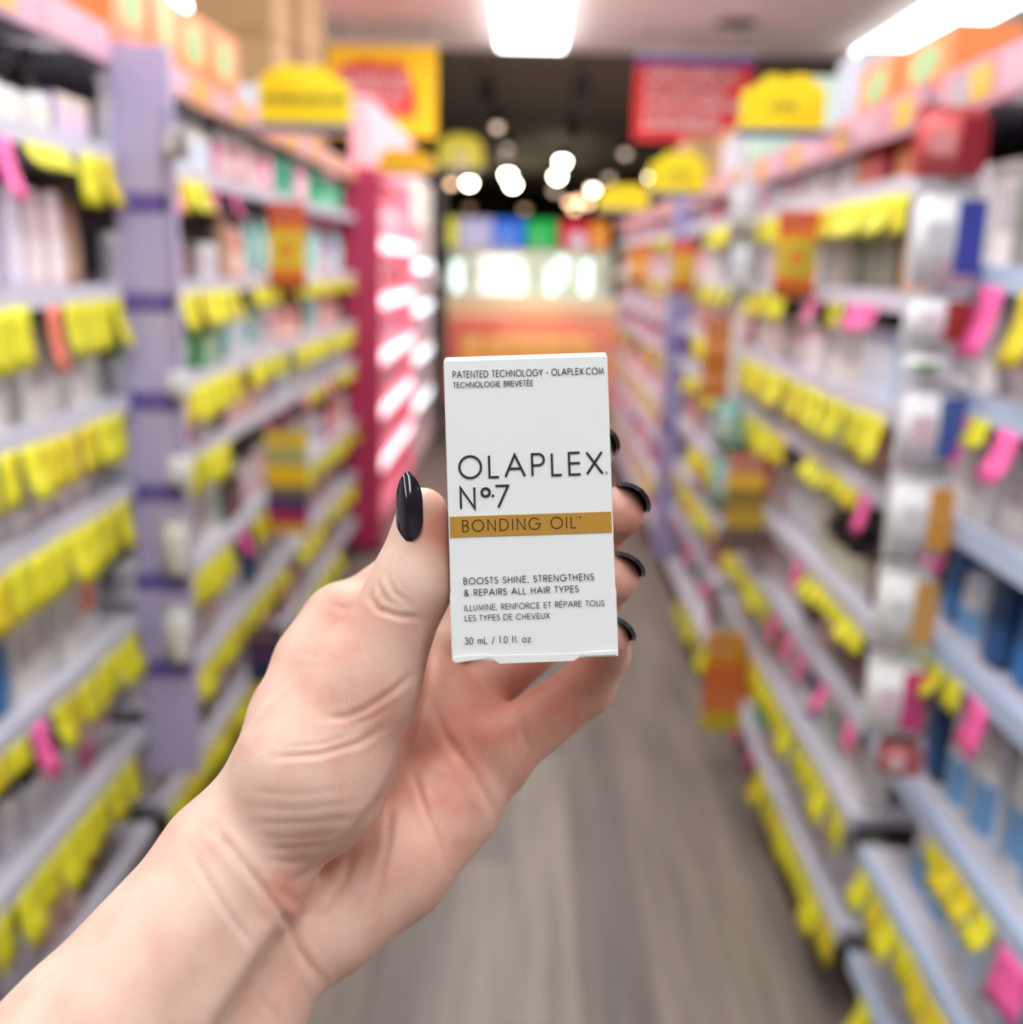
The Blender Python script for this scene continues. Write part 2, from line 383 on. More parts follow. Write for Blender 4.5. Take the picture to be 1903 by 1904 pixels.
# palette of goods: key -> (description, name, category, kind, w, d, h, body, cap, label)
W = (238, 236, 238)
GOODS = {
    'wp': ('short white bottle with tall black pump', 'dispenser_bottle', .07, .06, .2, W, (28, 26, 30), (226, 224, 214)),
    'wp2': ('white pump bottle with pale label', 'pump_bottle', .065, .055, .19, W, (230, 228, 232), (206, 214, 232)),
    'lc': ('lilac and cream carton', 'carton', .07, .05, .1, (214, 198, 226), (246, 228, 190), (236, 206, 216)),
    'lav': ('tall pale lavender bottle', 'flip_bottle', .062, .05, .235, (222, 212, 232), (212, 200, 226), (232, 224, 240)),
    'pinkb': ('tall blush pink bottle', 'flip_bottle', .07, .055, .23, (236, 214, 220), (222, 200, 208), (242, 226, 230)),
    'brn': ('tall brown bottle', 'flip_bottle', .062, .05, .225, (170, 128, 108), (120, 92, 80), (186, 148, 128)),
    'org': ('orange squeeze tube', 'squeeze_tube', .065, .045, .22, (226, 104, 48), (236, 232, 234), (238, 140, 80)),
    'wc': ('white carton with grey print', 'carton', .085, .05, .17, (232, 228, 228), (176, 174, 184), (186, 180, 186)),
    'wcp': ('white tube with pink print', 'squeeze_tube', .075, .045, .16, (236, 230, 232), (236, 214, 222), (226, 170, 190)),
    'wcg': ('white bottle with green cap', 'flip_bottle', .08, .05, .15, (228, 232, 228), (120, 156, 120), (196, 206, 198)),
    'wco': ('white carton with orange picture', 'carton', .1, .05, .19, (228, 226, 232), (214, 206, 222), (232, 130, 110)),
    'wb': ('small white bottle with black cap', 'bottle', .052, .045, .15, (226, 224, 228), (36, 34, 38), (206, 196, 208)),
    'wbl': ('white bottle with blue cap', 'bottle', .06, .05, .17, W, (42, 92, 176), (196, 214, 240)),
    'bsp': ('blue and white spray bottle', 'spray_bottle', .065, .05, .19, (96, 160, 228), (240, 240, 244), (210, 226, 246)),
    'wsp': ('white spray bottle', 'spray_bottle', .062, .05, .19, W, (222, 222, 228), (198, 216, 240)),
    'grn': ('green bottle with white cap', 'flip_bottle', .06, .045, .17, (70, 168, 130), W, (150, 212, 180)),
    'teal': ('teal carton', 'carton', .07, .05, .17, (80, 186, 150), (120, 214, 190), (46, 150, 112)),
    'aqua': ('aqua tube with white cap', 'squeeze_tube', .062, .04, .19, (158, 218, 222), W, (210, 236, 236)),
    'lgrn': ('light green carton', 'carton', .075, .05, .18, (170, 220, 190), (200, 236, 214), (120, 190, 150)),
    'gbx': ('long green carton', 'carton', .2, .07, .11, (120, 186, 134), (150, 204, 160), (196, 222, 200)),
    'pnk': ('pink bottle with white cap', 'bottle', .058, .045, .17, (236, 150, 180), W, (246, 196, 212)),
    'sal': ('salmon pink bottle', 'flip_bottle', .075, .05, .15, (232, 150, 140), (240, 186, 180), (246, 206, 200)),
    'red': ('crimson bottle with red cap', 'bottle', .055, .045, .13, (196, 50, 70), (170, 36, 54), (226, 110, 120)),
    'rora': ('orange and red bottle', 'bottle', .055, .045, .13, (240, 120, 66), (196, 60, 66), (246, 160, 110)),
    'wlow': ('low white tub with grey lid', 'jar', .085, .085, .085, W, (222, 220, 226), (226, 214, 222)),
    'wred': ('white box with dark pink foot', 'carton', .09, .06, .12, (236, 228, 230), (190, 110, 124), (236, 220, 224)),
    'lblu': ('pale blue and white pouch box', 'carton', .09, .05, .15, (216, 226, 242), (150, 186, 236), (226, 234, 246)),
    'blu': ('deep blue bottle with white label', 'flip_bottle', .075, .055, .2, (24, 92, 158), (20, 70, 130), (40, 120, 190)),
    'navy': ('dark blue bottle', 'flip_bottle', .072, .055, .2, (22, 60, 108), (16, 44, 84), (40, 84, 140)),
    'wbb': ('white bottle with blue picture', 'flip_bottle', .075, .055, .2, (232, 234, 240), (206, 216, 230), (120, 170, 220)),
    'crm': ('cream jar with black lid', 'jar', .075, .075, .09, (226, 224, 204), (26, 26, 26), (214, 212, 190)),
    'crmt': ('cream bottle with black cap', 'bottle', .07, .06, .17, (224, 222, 204), (28, 28, 28), (206, 206, 188)),
    'dkb': ('dark brown bottle', 'bottle', .06, .05, .15, (74, 48, 50), (40, 30, 30), (128, 80, 86)),
    'mag': ('magenta carton', 'carton', .075, .05, .13, (206, 70, 130), (232, 160, 196), (240, 206, 222)),
    'ora': ('small orange pouch box', 'carton', .07, .05, .15, (226, 140, 64), (240, 196, 150), (246, 214, 190)),
    'gry': ('grey green carton', 'carton', .11, .05, .15, (146, 152, 146), (160, 168, 158), (132, 140, 132)),
    'sil': ('silver grey bottle', 'bottle', .058, .048, .16, (198, 196, 206), (150, 148, 160), (218, 214, 224)),
    'pur': ('violet bottle with white label', 'flip_bottle', .058, .045, .16, (150, 128, 186), (120, 100, 160), (236, 232, 242)),
    'rose': ('rose aerosol can', 'aerosol_can', .052, .052, .18, (222, 160, 172), (236, 232, 236), (240, 206, 212)),
    'wcan': ('white aerosol can', 'aerosol_can', .052, .052, .18, (226, 226, 232), (70, 74, 90), (190, 200, 216)),
    'wj': ('round white jar', 'jar', .075, .075, .075, (236, 234, 236), W, (222, 212, 224)),
}
ROWS = []                                      # every placed good: (root, unit, shelf index, description, y)
def fill(u, i, seq, y0=None, y1=None, back=.018, scale_h=1.0, maxh=None):
    """place goods on deck i from y0 to y1, cycling through seq = [(key, facings), ...]"""
    z = u.top if i == 'top' else u.decks[i]
    y = u.y0 + .03 if y0 is None else y0
    y1 = u.y1 - .03 if y1 is None else y1
    nxt = u.top - .06 if (i == 'top' or i == len(u.decks) - 1) else u.decks[i + 1] - .05
    gap = maxh or ((nxt - z) if i != 'top' else 1)
    if i == len(u.decks) - 1: gap = max(gap, u.top - .02 - z)
    k = 0
    while True:
        key, n = seq[k % len(seq)]
        desc, kind, w, d, h, b, c, l = GOODS[key]
        h2 = round(min(h * scale_h, gap - .012) * (random.choice((.82, .92, 1.0)) if i != 'top' else 1.0), 3)
        for _ in range(n):
            if y + w > y1: break
            bk = back + d / 2 + random.uniform(0, .025)
            rz = u.rz() + random.uniform(-.08, .08)
            o = make_product(kind if kind != 'carton' else 'carton_box', (kind, w, d, h2, b, c, l), (u.x(bk), y + w / 2, z + .0006), rz)
            ROWS.append((o, u, i, desc, y, kind))
            y += w + random.uniform(.006, .014)
        else:
            y += random.uniform(.0, .02); k += 1
            continue
        break
SHELFW = ['bottom', 'second from bottom', 'third from bottom', 'fourth from bottom', 'fifth from bottom', 'sixth from bottom', 'seventh from bottom', 'eighth from bottom']
def shelf_phrase(u, i):
    if i == 'top': return 'above the header'
    n = len(u.decks)
    if i == n - 1: return 'highest shelf'
    if i == n - 2: return 'second highest shelf'
    if i == n - 3: return 'third highest shelf'
    return ['bottom shelf', 'second lowest shelf', 'third lowest shelf', 'fourth lowest shelf', 'fifth lowest shelf'][i]
NUMW = {2: 'two', 3: 'three', 4: 'four', 5: 'five', 6: 'six', 7: 'seven', 8: 'eight', 9: 'nine', 10: 'ten'}
CATW = {'dispenser_bottle': 'pump bottle', 'pump_bottle': 'pump bottle', 'bottle': 'bottle', 'flip_bottle': 'bottle', 'aerosol_can': 'can', 'spray_bottle': 'spray bottle', 'squeeze_tube': 'tube', 'jar': 'jar', 'carton': 'box', 'dye_box': 'box'}
def label_rows():
    groups = {}
    for r in ROWS: groups.setdefault((r[1].phrase, r[2], r[3]), []).append(r)
    for (ph, i, desc), rs in groups.items():
        rs.sort(key=lambda r: r[4])
        n = len(rs)
        for j, r in enumerate(rs):
            where = '%s, %s' % (shelf_phrase(r[1], i), ph)
            if n == 1: lb = '%s on %s' % (desc, where)
            else:
                o = 'nearest' if j == 0 else 'farthest' if j == n - 1 else ordinal(j) + ' nearest'
                lb = '%s, %s, %s' % (desc, o, where)
            tag(r[0], lb, CATW[r[5]], '%ss on the %s, %s' % (desc, shelf_phrase(r[1], i), ph) if n > 1 else None)
            if n == 1: pass

# ---------------------------------------------------------------- shelf-edge tickets
def ticket_mesh(w, h, flare):
    key = ('ticket', w, h, flare)
    if key in _mc: return _mc[key]
    vs, fs = [], []
    n = 5
    for s in (0, 1):
        for i in range(n):
            t = i / (n - 1)
            x = flare * t * t + (0.0008 if s else 0)
            for y in (-w / 2, w / 2): vs.append((x, y, -h * t))
    for i in range(n - 1):
        a = 2 * i
        fs += [(a, a + 2, a + 3, a + 1), (a + 2 * n, a + 1 + 2 * n, a + 3 + 2 * n, a + 2 + 2 * n)]
        fs += [(a, a + 2 * n, a + 2 + 2 * n, a + 2), (a + 1, a + 3, a + 3 + 2 * n, a + 1 + 2 * n)]
    fs += [(0, 1, 1 + 2 * n, 2 * n), (2 * n - 2, 4 * n - 2, 4 * n - 1, 2 * n - 1)]
    _mc[key] = mesh_from('ticket', vs, fs, True); return _mc[key]
TICKETS = []
def tickets(u, i, y0, y1, colour='y', w=.07, h=.085, step=None, dz=0.0):
    step = step or w + .004
    y = y0
    while y + w <= y1 + 1e-6:
        z = u.decks[i] - .028 + dz + random.uniform(-.003, .003)
        q = MCAM @ (np.array([u.xf * u.side, y + w / 2, z - h / 2]) - EYE)
        u_, v_ = CX + FPX * q[0] / q[2], CY + FPX * q[1] / q[2]
        if u_ < -45 or u_ > 1950 or v_ > 1955: y += step; continue          # wholly outside the photograph
        fl = random.choice((.008, .016, .028))
        m = {'y': YEL if random.random() < .8 else YEL2, 'p': PNK, 'o': ORG}[colour]
        nm = {'y': 'price_ticket', 'p': 'sale_ticket', 'o': 'price_ticket'}[colour]
        o = link(nm, ticket_mesh(w, h, fl), m, None, ((u.xf - .0135 - .001) * u.side, y + w / 2, z), (0 if u.side < 0 else PI) + random.uniform(-.12, .12) * .07 / max(w, .07))
        TICKETS.append((o, u, i, colour, y)); y += step
def label_tickets():
    # the tickets that show smallest, past the first 290, are one strip object
    ys = sorted([t for t in TICKETS if t[3] == 'y'], key=lambda t: t[4])
    rest = ys[345:]
    if rest:
        bm = bmesh.new()
        for t in rest:
            n0 = len(bm.verts)
            bm.from_mesh(t[0].data); bm.verts.ensure_lookup_table()
            mw = Matrix.LocRotScale(t[0].location, t[0].rotation_euler, None)
            for v in bm.verts[n0:]: v.co = mw @ v.co
            TICKETS.remove(t); bpy.data.objects.remove(t[0])
        o = link('price_tickets', bm_mesh('price_tickets', bm, True), YEL)
        tag(o, 'yellow price tickets along the farthest shelf edges', 'price tickets', kind='stuff')
    groups = {}
    for t in TICKETS: groups.setdefault((t[1].phrase, t[2], t[3]), []).append(t)
    for (ph, i, c), ts in groups.items():
        ts.sort(key=lambda t: t[4])
        cn = {'y': 'yellow price ticket', 'p': 'pink sale ticket', 'o': 'orange price ticket'}[c]
        for j, t in enumerate(ts):
            e = ('%s nearest' % ordinal(j) if j else 'nearest') if len(ts) > 1 else 'only one'
            tag(t[0], '%s, %s along the %s edge, %s' % (cn, e, shelf_phrase(t[1], i), ph), 'price ticket', '%ss, %s, %s' % (cn, shelf_phrase(t[1], i), ph))

# ---------------------------------------------------------------- the units
LD = [.185, .435, .705, 1.01, 1.20, 1.435, 1.71]
LN = Unit(-1, .87, .95, 2.31, LD, 1.93, 'nearest left shelving unit with white price rails, in front of the lavender divider', 'near left unit', back=(48, 44, 47), header=(208, 160, 182))
LM = Unit(-1, .87, 2.40, 3.90, LD, 1.93, 'middle left shelving unit just beyond the lavender divider panel', 'middle left unit', header=(222, 160, 140))
LF = Unit(-1, .87, 3.92, 5.44, LD, 1.93, 'farthest left shelving unit, ending at the crimson end panel', 'far left unit', header=(222, 160, 140))
RDN = [.21, .435, .665, .935, 1.135, 1.325, 1.51]
RD = [.21, .46, .665, .855, 1.11, 1.265, 1.465, 1.665]
RN = Unit(1, .67, .80, 1.86, RDN, 1.80, 'nearest right shelving unit holding blue bottles, in front of the hanging pack strip', 'near right unit', back=(60, 56, 58), lip=(190, 208, 238))
RM = Unit(1, .67, 1.93, 3.40, RD, 1.80, 'second right shelving unit, between the two hanging pack strips', 'second right unit')
RF = Unit(1, .67, 3.50, 4.74, RD, 1.80, 'third right shelving unit, in front of the lavender blue divider', 'third right unit')
RE = Unit(1, .67, 4.84, 6.6, RD, 1.80, 'fourth right shelving unit, beyond the lavender blue divider', 'fourth right unit')
RX = Unit(1, .67, 6.62, 8.5, RD, 1.80, 'last right shelving unit before the dark end of the shop', 'last right unit')

# left near unit, bottom shelf upwards
fill(LN, 0, [('wb', 2), ('sal', 2), ('dkb', 3), ('wcp', 2)])
fill(LN, 1, [('wb', 4), ('mag', 1), ('wcp', 3), ('wb', 3)], back=.018)
fill(LN, 2, [('wc', 3), ('wbb', 2), ('wco', 2), ('wc', 3)], y1=1.7)
fill(LN, 2, [('blu', 1), ('wc', 3), ('wco', 1), ('wc', 2)], y0=1.70)
fill(LN, 3, [('wcp', 3), ('wc', 4), ('wlow', 3)])
fill(LN, 4, [('wc', 2), ('wcp', 2), ('wcg', 1), ('wc', 3)], y1=1.86)
fill(LN, 4, [('wc', 3), ('wcg', 2)], y0=1.90)
fill(LN, 5, [('org', 4), ('brn', 4), ('org', 3)], y1=1.805)
fill(LN, 5, [('lav', 2), ('pinkb', 2), ('brn', 2)], y0=1.83)
fill(LN, 6, [('wp2', 3), ('wp', 4)], y1=1.55)
fill(LN, 6, [('wp', 7), ('lc', 2), ('dkb', 3)], y0=1.56)
# left middle unit
fill(LM, 0, [('wb', 2), ('sal', 3), ('dkb', 2), ('wcp', 3), ('wb', 3)])
fill(LM, 1, [('wj', 2), ('wc', 3), ('wcp', 3), ('sil', 3), ('navy', 2), ('wb', 4)])
fill(LM, 2, [('wj', 2), ('wlow', 2), ('wc', 3), ('grn', 1), ('dkb', 3), ('wcp', 3), ('rose', 3)])
fill(LM, 3, [('wj', 1), ('wc', 2), ('pur', 1), ('mag', 1), ('wlow', 2), ('dkb', 2), ('sal', 4), ('wcp', 3)])
fill(LM, 4, [('wj', 1), ('gbx', 3), ('aqua', 2), ('wcan', 2), ('aqua', 3), ('wcp', 3)])
fill(LM, 5, [('wb', 7), ('dkb', 2), ('wb', 3), ('brn', 2), ('sal', 2), ('aqua', 4), ('lgrn', 2)])
fill(LM, 6, [('wsp', 2), ('bsp', 2), ('wbl', 2), ('wp2', 4), ('pnk', 1), ('grn', 1), ('rose', 3), ('wcp', 2), ('pnk', 2)])
# left far unit
fill(LF, 0, [('sal', 3), ('wcp', 3), ('wb', 3)])
fill(LF, 1, [('wc', 3), ('dkb', 2), ('wcp', 3), ('sal', 2)])
fill(LF, 2, [('sal', 3), ('wc', 3), ('wcan', 4), ('mag', 2)])
fill(LF, 3, [('wcan', 3), ('wc', 3), ('sil', 4), ('pur', 2)])
fill(LF, 4, [('sal', 4), ('dkb', 2), ('aqua', 3), ('rose', 3)])
fill(LF, 5, [('aqua', 4), ('lgrn', 3), ('aqua', 3), ('sal', 2), ('pur', 2)])
fill(LF, 6, [('teal', 4), ('pnk', 2), ('rose', 2), ('teal', 4), ('grn', 3)])
# right near unit
fill(RN, 0, [('wbb', 3), ('wc', 2), ('wcg', 2), ('wc', 2)])
fill(RN, 1, [('wbb', 2), ('blu', 2), ('wbb', 2), ('wbl', 3)])
fill(RN, 2, [('wbb', 4), ('blu', 1), ('wbb', 3)], y1=1.66)
fill(RN, 2, [('navy', 1), ('wbb', 1), ('navy', 1)], y0=1.665)
fill(RN, 3, [('blu', 2), ('wbb', 1), ('navy', 1), ('wbb', 2), ('blu', 1), ('navy', 1), ('wbb', 1), ('blu', 2)])
fill(RN, 4, [('wc', 3), ('wcp', 2), ('wc', 4)])
fill(RN, 5, [('wco', 2), ('wc', 3), ('wcp', 3), ('wc', 2)])
fill(RN, 6, [('wcan', 3), ('crmt', 3), ('gry', 3), ('wc', 2)])
# right second unit
fill(RM, 0, [('grn', 1), ('sil', 2), ('wcp', 3), ('wcan', 2), ('pur', 2), ('pnk', 2), ('teal', 2), ('ora', 3), ('grn', 2)])
fill(RM, 1, [('wc', 2), ('wcg', 2), ('pur', 2), ('wcp', 3), ('sal', 2), ('wcan', 3), ('mag', 1), ('wc', 2)])
fill(RM, 2, [('navy', 1), ('dkb', 4), ('rose', 1), ('dkb', 3), ('wc', 2), ('wcp', 3), ('wb', 4)])
fill(RM, 3, [('dkb', 2), ('crm', 4), ('crmt', 1), ('sil', 3), ('wcp', 3), ('red', 2)], back=.018)
fill(RM, 4, [('wcp', 2), ('sal', 2), ('lblu', 2), ('wc', 2), ('ora', 2), ('wb', 4), ('wcan', 2)], back=.018)
fill(RM, 5, [('lblu', 3), ('wc', 3), ('wred', 2), ('wcp', 2), ('wred', 4)], back=.018)
fill(RM, 6, [('ora', 2), ('gry', 3), ('wc', 1), ('lblu', 2), ('wcp', 2), ('sil', 4), ('wcp', 3)], back=.018)
fill(RM, 7, [('red', 2), ('rora', 2), ('red', 2), ('rora', 1), ('wc', 4), ('wcp', 3), ('wlow', 4)], back=.018)
# right third unit
fill(RF, 0, [('wcan', 2), ('grn', 1), ('mag', 1), ('wc', 2), ('wlow', 2)])
fill(RF, 1, [('wc', 2), ('mag', 2), ('wcp', 3), ('sil', 2)])
fill(RF, 2, [('red', 3), ('wc', 2), ('wcp', 2), ('mag', 1)])
fill(RF, 3, [('dkb', 2), ('sal', 3), ('pur', 2), ('wcp', 2)])
fill(RF, 4, [('sal', 2), ('wc', 2), ('dkb', 2), ('lc', 3)])
fill(RF, 5, [('rose', 3), ('sal', 2), ('pur', 2), ('wcp', 2)])
fill(RF, 6, [('wcp', 3), ('pnk', 2), ('lblu', 2), ('wc', 2)])
fill(RF, 7, [('pnk', 3), ('wc', 2), ('wcp', 2), ('red', 2)])
for u in (RE, RX):
    fill(u, 0, [('wc', 2), ('mag', 2), ('wcan', 3), ('sal', 2)])
    fill(u, 1, [('sal', 2), ('dkb', 2), ('wcp', 2), ('lc', 2)])
    fill(u, 2, [('wc', 2), ('rose', 3), ('mag', 1), ('sil', 2)])
    fill(u, 3, [('sal', 3), ('wc', 2), ('dkb', 2), ('ora', 2)])
    fill(u, 4, [('pnk', 2), ('wcp', 2), ('pur', 2), ('sal', 2)])
    fill(u, 5, [('wc', 2), ('lc', 2), ('rose', 2), ('dkb', 1)])
    fill(u, 6, [('sal', 2), ('sil', 2), ('wcp', 2)])
    fill(u, 7, [('wcp', 2), ('pnk', 2), ('wc', 2)])

# goods standing on top, above the headers
GOODS['dye'] = ('orange promotional box with green oval', 'dye_box', .235, .12, .19, (236, 140, 78), (228, 106, 84), (166, 196, 138))
GOODS['dyer'] = ('red promotional box with green oval', 'dye_box', .2, .12, .19, (222, 110, 100), (206, 84, 84), (150, 196, 140))
GOODS['dyet'] = ('mint green promotional box', 'dye_box', .1, .12, .19, (196, 222, 206), (170, 206, 186), (226, 238, 228))
GOODS['wpk'] = ('white paper pack', 'carton', .2, .14, .15, (206, 206, 216), (190, 196, 214), (198, 202, 218))
GOODS['wtub'] = ('big white tub', 'jar', .16, .16, .19, (238, 238, 242), W, (226, 226, 236))
fill(LN, 'top', [('dyer', 1), ('dyer', 2), ('dyer', 1), ('dyet', 1), ('dye', 3)], back=.02)
fill(LM, 'top', [('dye', 4), ('wtub', 1), ('wpk', 1)], back=.02, y1=3.8)
fill(LF, 'top', [('wpk', 1), ('dyet', 1)], back=.02, y1=4.3)
GOODS['dyes'] = ('low orange promotional box with green oval', 'dye_box', .25, .12, .115, (236, 140, 78), (228, 106, 84), (166, 196, 138))
GOODS['wpks'] = ('tall white paper pack', 'carton', .2, .14, .17, (196, 198, 214), (180, 188, 212), (188, 194, 214))
fill(RN, 'top', [('dyes', 4)], back=.02)
fill(RM, 'top', [('dyes', 2), ('wpks', 2), ('wtub', 1)], back=.02, y1=2.8)
fill(RM, 'top', [('dyet', 2), ('wpk', 1)], back=.02, y0=2.98)
fill(RF, 'top', [('dyet', 2), ('wpk', 3)], back=.02, y1=4.2)
# tickets, following the photograph rail by rail
T = tickets
T(LN, 6, 1.88, 2.10, 'y', .055, .04); T(LN, 6, 2.12, 2.30, 'y', .085, .095); T(LN, 6, 1.78, 1.84, 'p', .06, .1)
T(LN, 5, 1.62, 1.86, 'y', .075, .105); T(LN, 5, 1.92, 1.99, 'o', .07, .12); T(LN, 5, 2.0, 2.31, 'y', .072, .1)
T(LN, 4, 1.62, 2.31, 'y', .078, .095)
T(LN, 3, 1.62, 2.31, 'y', .078, .1)
T(LN, 2, 1.75, 1.81, 'p', .05, .1); T(LN, 2, 1.83, 2.31, 'y', .058, .085); T(LN, 2, 1.58, 1.75, 'y', .07, .05)
T(LN, 1, 1.55, 2.3, 'y', .08, .09)
T(LM, 6, 2.64, 2.69, 'p', .05, .085); T(LM, 6, 2.72, 2.96, 'y', .075, .075); T(LM, 6, 2.98, 3.03, 'p', .05, .07); T(LM, 6, 3.18, 3.24, 'p', .05, .08)
T(LM, 5, 2.6, 3.3, 'y', .075, .09); T(LM, 5, 3.4, 3.85, 'y', .09, .06)
T(LM, 4, 2.6, 3.3, 'y', .075, .095); T(LM, 4, 3.32, 3.88, 'y', .1, .07)
T(LM, 3, 2.62, 3.12, 'y', .07, .09); T(LM, 3, 3.5, 3.55, 'p', .05, .07); T(LM, 3, 3.75, 3.8, 'p', .05, .07)
T(LM, 2, 2.6, 3.1, 'y', .07, .09); T(LM, 2, 3.3, 3.88, 'y', .1, .07); T(LM, 2, 3.16, 3.21, 'p', .05, .07)
T(LM, 1, 2.42, 3.88, 'y', .12, .07)
T(LM, 0, 2.42, 3.88, 'y', .12, .07)
T(LF, 5, 4.0, 5.3, 'y', .11, .055, .13); T(LF, 4, 4.0, 5.4, 'y', .11, .07, .14)
T(LF, 3, 4.1, 5.2, 'p', .05, .06, .5); T(LF, 3, 4.2, 5.4, 'y', .12, .05, .2); T(LF, 2, 3.95, 5.4, 'y', .14, .06, .16); T(LF, 1, 3.95, 5.4, 'y', .14, .06, .16); T(LF, 0, 3.95, 5.0, 'y', .14, .06, .2)
T(RN, 6, 1.53, 1.61, 'p', .078, .1); T(RN, 6, 1.4, 1.54, 'y', .07, .1)
T(RN, 5, 1.59, 1.66, 'p', .068, .075); T(RN, 5, 1.42, 1.5, 'p', .07, .07); T(RN, 5, 1.52, 1.58, 'y', .06, .04)
T(RN, 3, 1.40, 1.48, 'p', .078, .075); T(RN, 3, 1.5, 1.75, 'y', .06, .045); T(RN, 3, 1.76, 1.82, 'p', .05, .07)
T(RN, 2, 1.20, 1.28, 'p', .078, .075); T(RN, 2, 1.3, 1.6, 'y', .06, .04)
T(RN, 4, 1.61, 1.68, 'p', .068, .06)
T(RM, 7, 1.95, 3.25, 'y', .08, .07); T(RM, 6, 1.98, 2.02, 'p', .045, .06); T(RM, 6, 2.05, 2.25, 'p', .05, .05, .07); T(RM, 6, 2.28, 2.45, 'y', .06, .05); T(RM, 6, 2.5, 2.56, 'p', .05, .05); T(RM, 6, 2.8, 3.35, 'y', .07, .065)
T(RM, 5, 1.95, 3.35, 'y', .082, .085)
T(RM, 4, 2.0, 2.05, 'p', .05, .07); T(RM, 4, 2.08, 2.5, 'y', .06, .04); T(RM, 4, 2.7, 3.35, 'y', .09, .075)
T(RM, 3, 1.95, 2.4, 'y', .06, .04); T(RM, 3, 2.44, 2.49, 'p', .05, .07); T(RM, 3, 2.9, 3.3, 'y', .07, .08)
T(RM, 2, 1.95, 2.38, 'p', .045, .055, .19); T(RM, 2, 2.45, 2.7, 'p', .045, .055, .16); T(RM, 2, 2.72, 3.38, 'y', .09, .06)
T(RM, 1, 1.95, 2.9, 'y', .1, .07)
T(RM, 0, 1.95, 2.7, 'y', .09, .075); T(RM, 0, 2.78, 2.84, 'p', .05, .06); T(RM, 0, 2.95, 3.0, 'p', .05, .06)
T(RN, 1, 1.4, 1.84, 'y', .07, .06); T(RN, 0, 1.3, 1.84, 'y', .075, .08)
T(RF, 7, 3.6, 4.2, 'y', .11, .07, .1); T(RF, 6, 3.6, 4.6, 'y', .11, .065, .2); T(RF, 5, 3.7, 4.4, 'y', .11, .08, .1); T(RF, 4, 3.7, 4.5, 'y', .11, .07, .2); T(RF, 3, 3.6, 4.3, 'y', .11, .08, .12)
T(RF, 2, 3.55, 4.7, 'y', .12, .06, .16); T(RF, 1, 3.6, 4.6, 'p', .05, .05, .45); T(RF, 0, 3.55, 4.4, 'y', .11, .07, .15)
for u, n_ in ((RE, .42), (RX, .6)):
    for i_ in (1, 3, 4, 6, 7): T(u, i_, u.y0 + .05 + .05 * i_, u.y1 - .1, 'y', .2, .075, n_)
    T(u, 2, u.y0 + .4, u.y1 - .1, 'p', .06, .06, .7); T(u, 5, u.y0 + .2, u.y1 - .1, 'p', .06, .06, .8)
# ================================================================ DIVIDERS, SIGNS, BANNERS, HANGING PACKS
def bx(name, x0, x1, y0, y1, z0, z1, m, parent, bev=0.0):
    return link(name, multi_box(name, [(x0, x1, y0, y1, z0, z1)], bev), m, parent)
def rect_at(pl, pt, pr, pb, Y):
    """x range and z range, on the vertical plane at distance Y, of a photo rectangle"""
    cx_, cy_ = (pl + pr) / 2, (pt + pb) / 2
    return at_y(pl, cy_, Y)[0], at_y(pr, cy_, Y)[0], at_y(cx_, pb, Y)[2], at_y(cx_, pt, Y)[2]

lav = mat((196, 186, 222), .45); vio = mat((112, 96, 172), .45)
_l, _r = at_y(214, 330, 2.345)[0], at_y(326, 330, 2.345)[0]
_c = (_l + _r) / 2; _w = (_r - _l) / 2
t = thing('divider_panel', 'upright lavender panel with violet bands, dividing the left shelving', 'divider panel', (_c, 2.345, 0))
bx('panel', -_w, _w, -.012, .012, .30, 1.915, lav, t, .004)
for py_ in (378, 562, 745, 915, 1080, 1240):
    z = at_y(278, py_, 2.34)[2]
    bx('band', -_w - .001, _w * .86, -.015, .015, z - .021, z + .021, vio, t, .002)
t = thing('end_panel', 'tall crimson end panel closing the left shelving beside the pink stand', 'end panel', (-.84, 5.475, 0))
bx('panel', -.11, .10, -.015, .015, 0, 1.93, mat((188, 52, 92), .45), t, .004)
bx('foot', -.11, .11, -.03, .03, 0, .04, mat((120, 30, 60), .5), t, .004)
t = thing('divider_panel', 'upright lavender blue panel dividing the right shelving farther along', 'divider panel', (.66, 4.79, 0))
bx('panel', -.055, .05, -.012, .012, .2, 1.80, mat((168, 160, 206), .45), t, .004)
bx('band', -.057, .052, -.014, .014, 1.15, 1.19, vio, t); bx('band', -.057, .052, -.014, .014, .8, .84, vio, t)

# ---- lit pink cosmetics stands beyond the left shelving
pink = mat((255, 160, 182), .4); hot = mat((246, 92, 130), .4)
def lit_stand(name_label, y0, y1, xf, top, shelves, body, glow, glow_e, header, phrase):
    t = thing('cosmetics_stand', name_label, 'display stand', (xf, (y0 + y1) / 2, 0))
    L = (y1 - y0) / 2
    bx('back_panel', -.42, -.38, -L, L, .1, top, body, t)
    bx('base', -.4, .02, -L, L, 0, .12, body, t, .006)
    for yq in (-L, L - .02): bx('side_panel', -.42, 0, yq, yq + .02, .12, top, body, t)
    for z in shelves:
        o = bx('shelf', -.38, 0, -L + .02, L - .02, z - .02, z, body, t)
        bx('light_strip', -.005, .008, -L + .03, L - .03, z - .075, z - .008, mat(glow, .5, emit=glow_e), o)
        bx('back_light', -.379, -.372, -L + .05, L - .05, z + .04, z + .24, mat(glow, .5, emit=glow_e * .5), o)
    h = bx('header', -.1, .0, -L, L, top, top + .33, mat(header, .5, emit=.55), t, .01)
    class U: pass
    u = U(); u.side = -1; u.xf = -xf; u.y0 = y0; u.y1 = y1; u.decks = list(shelves); u.top = top; u.phrase = phrase
    u.rz = lambda: 0.0
    u.x = lambda b: xf - b
    return u
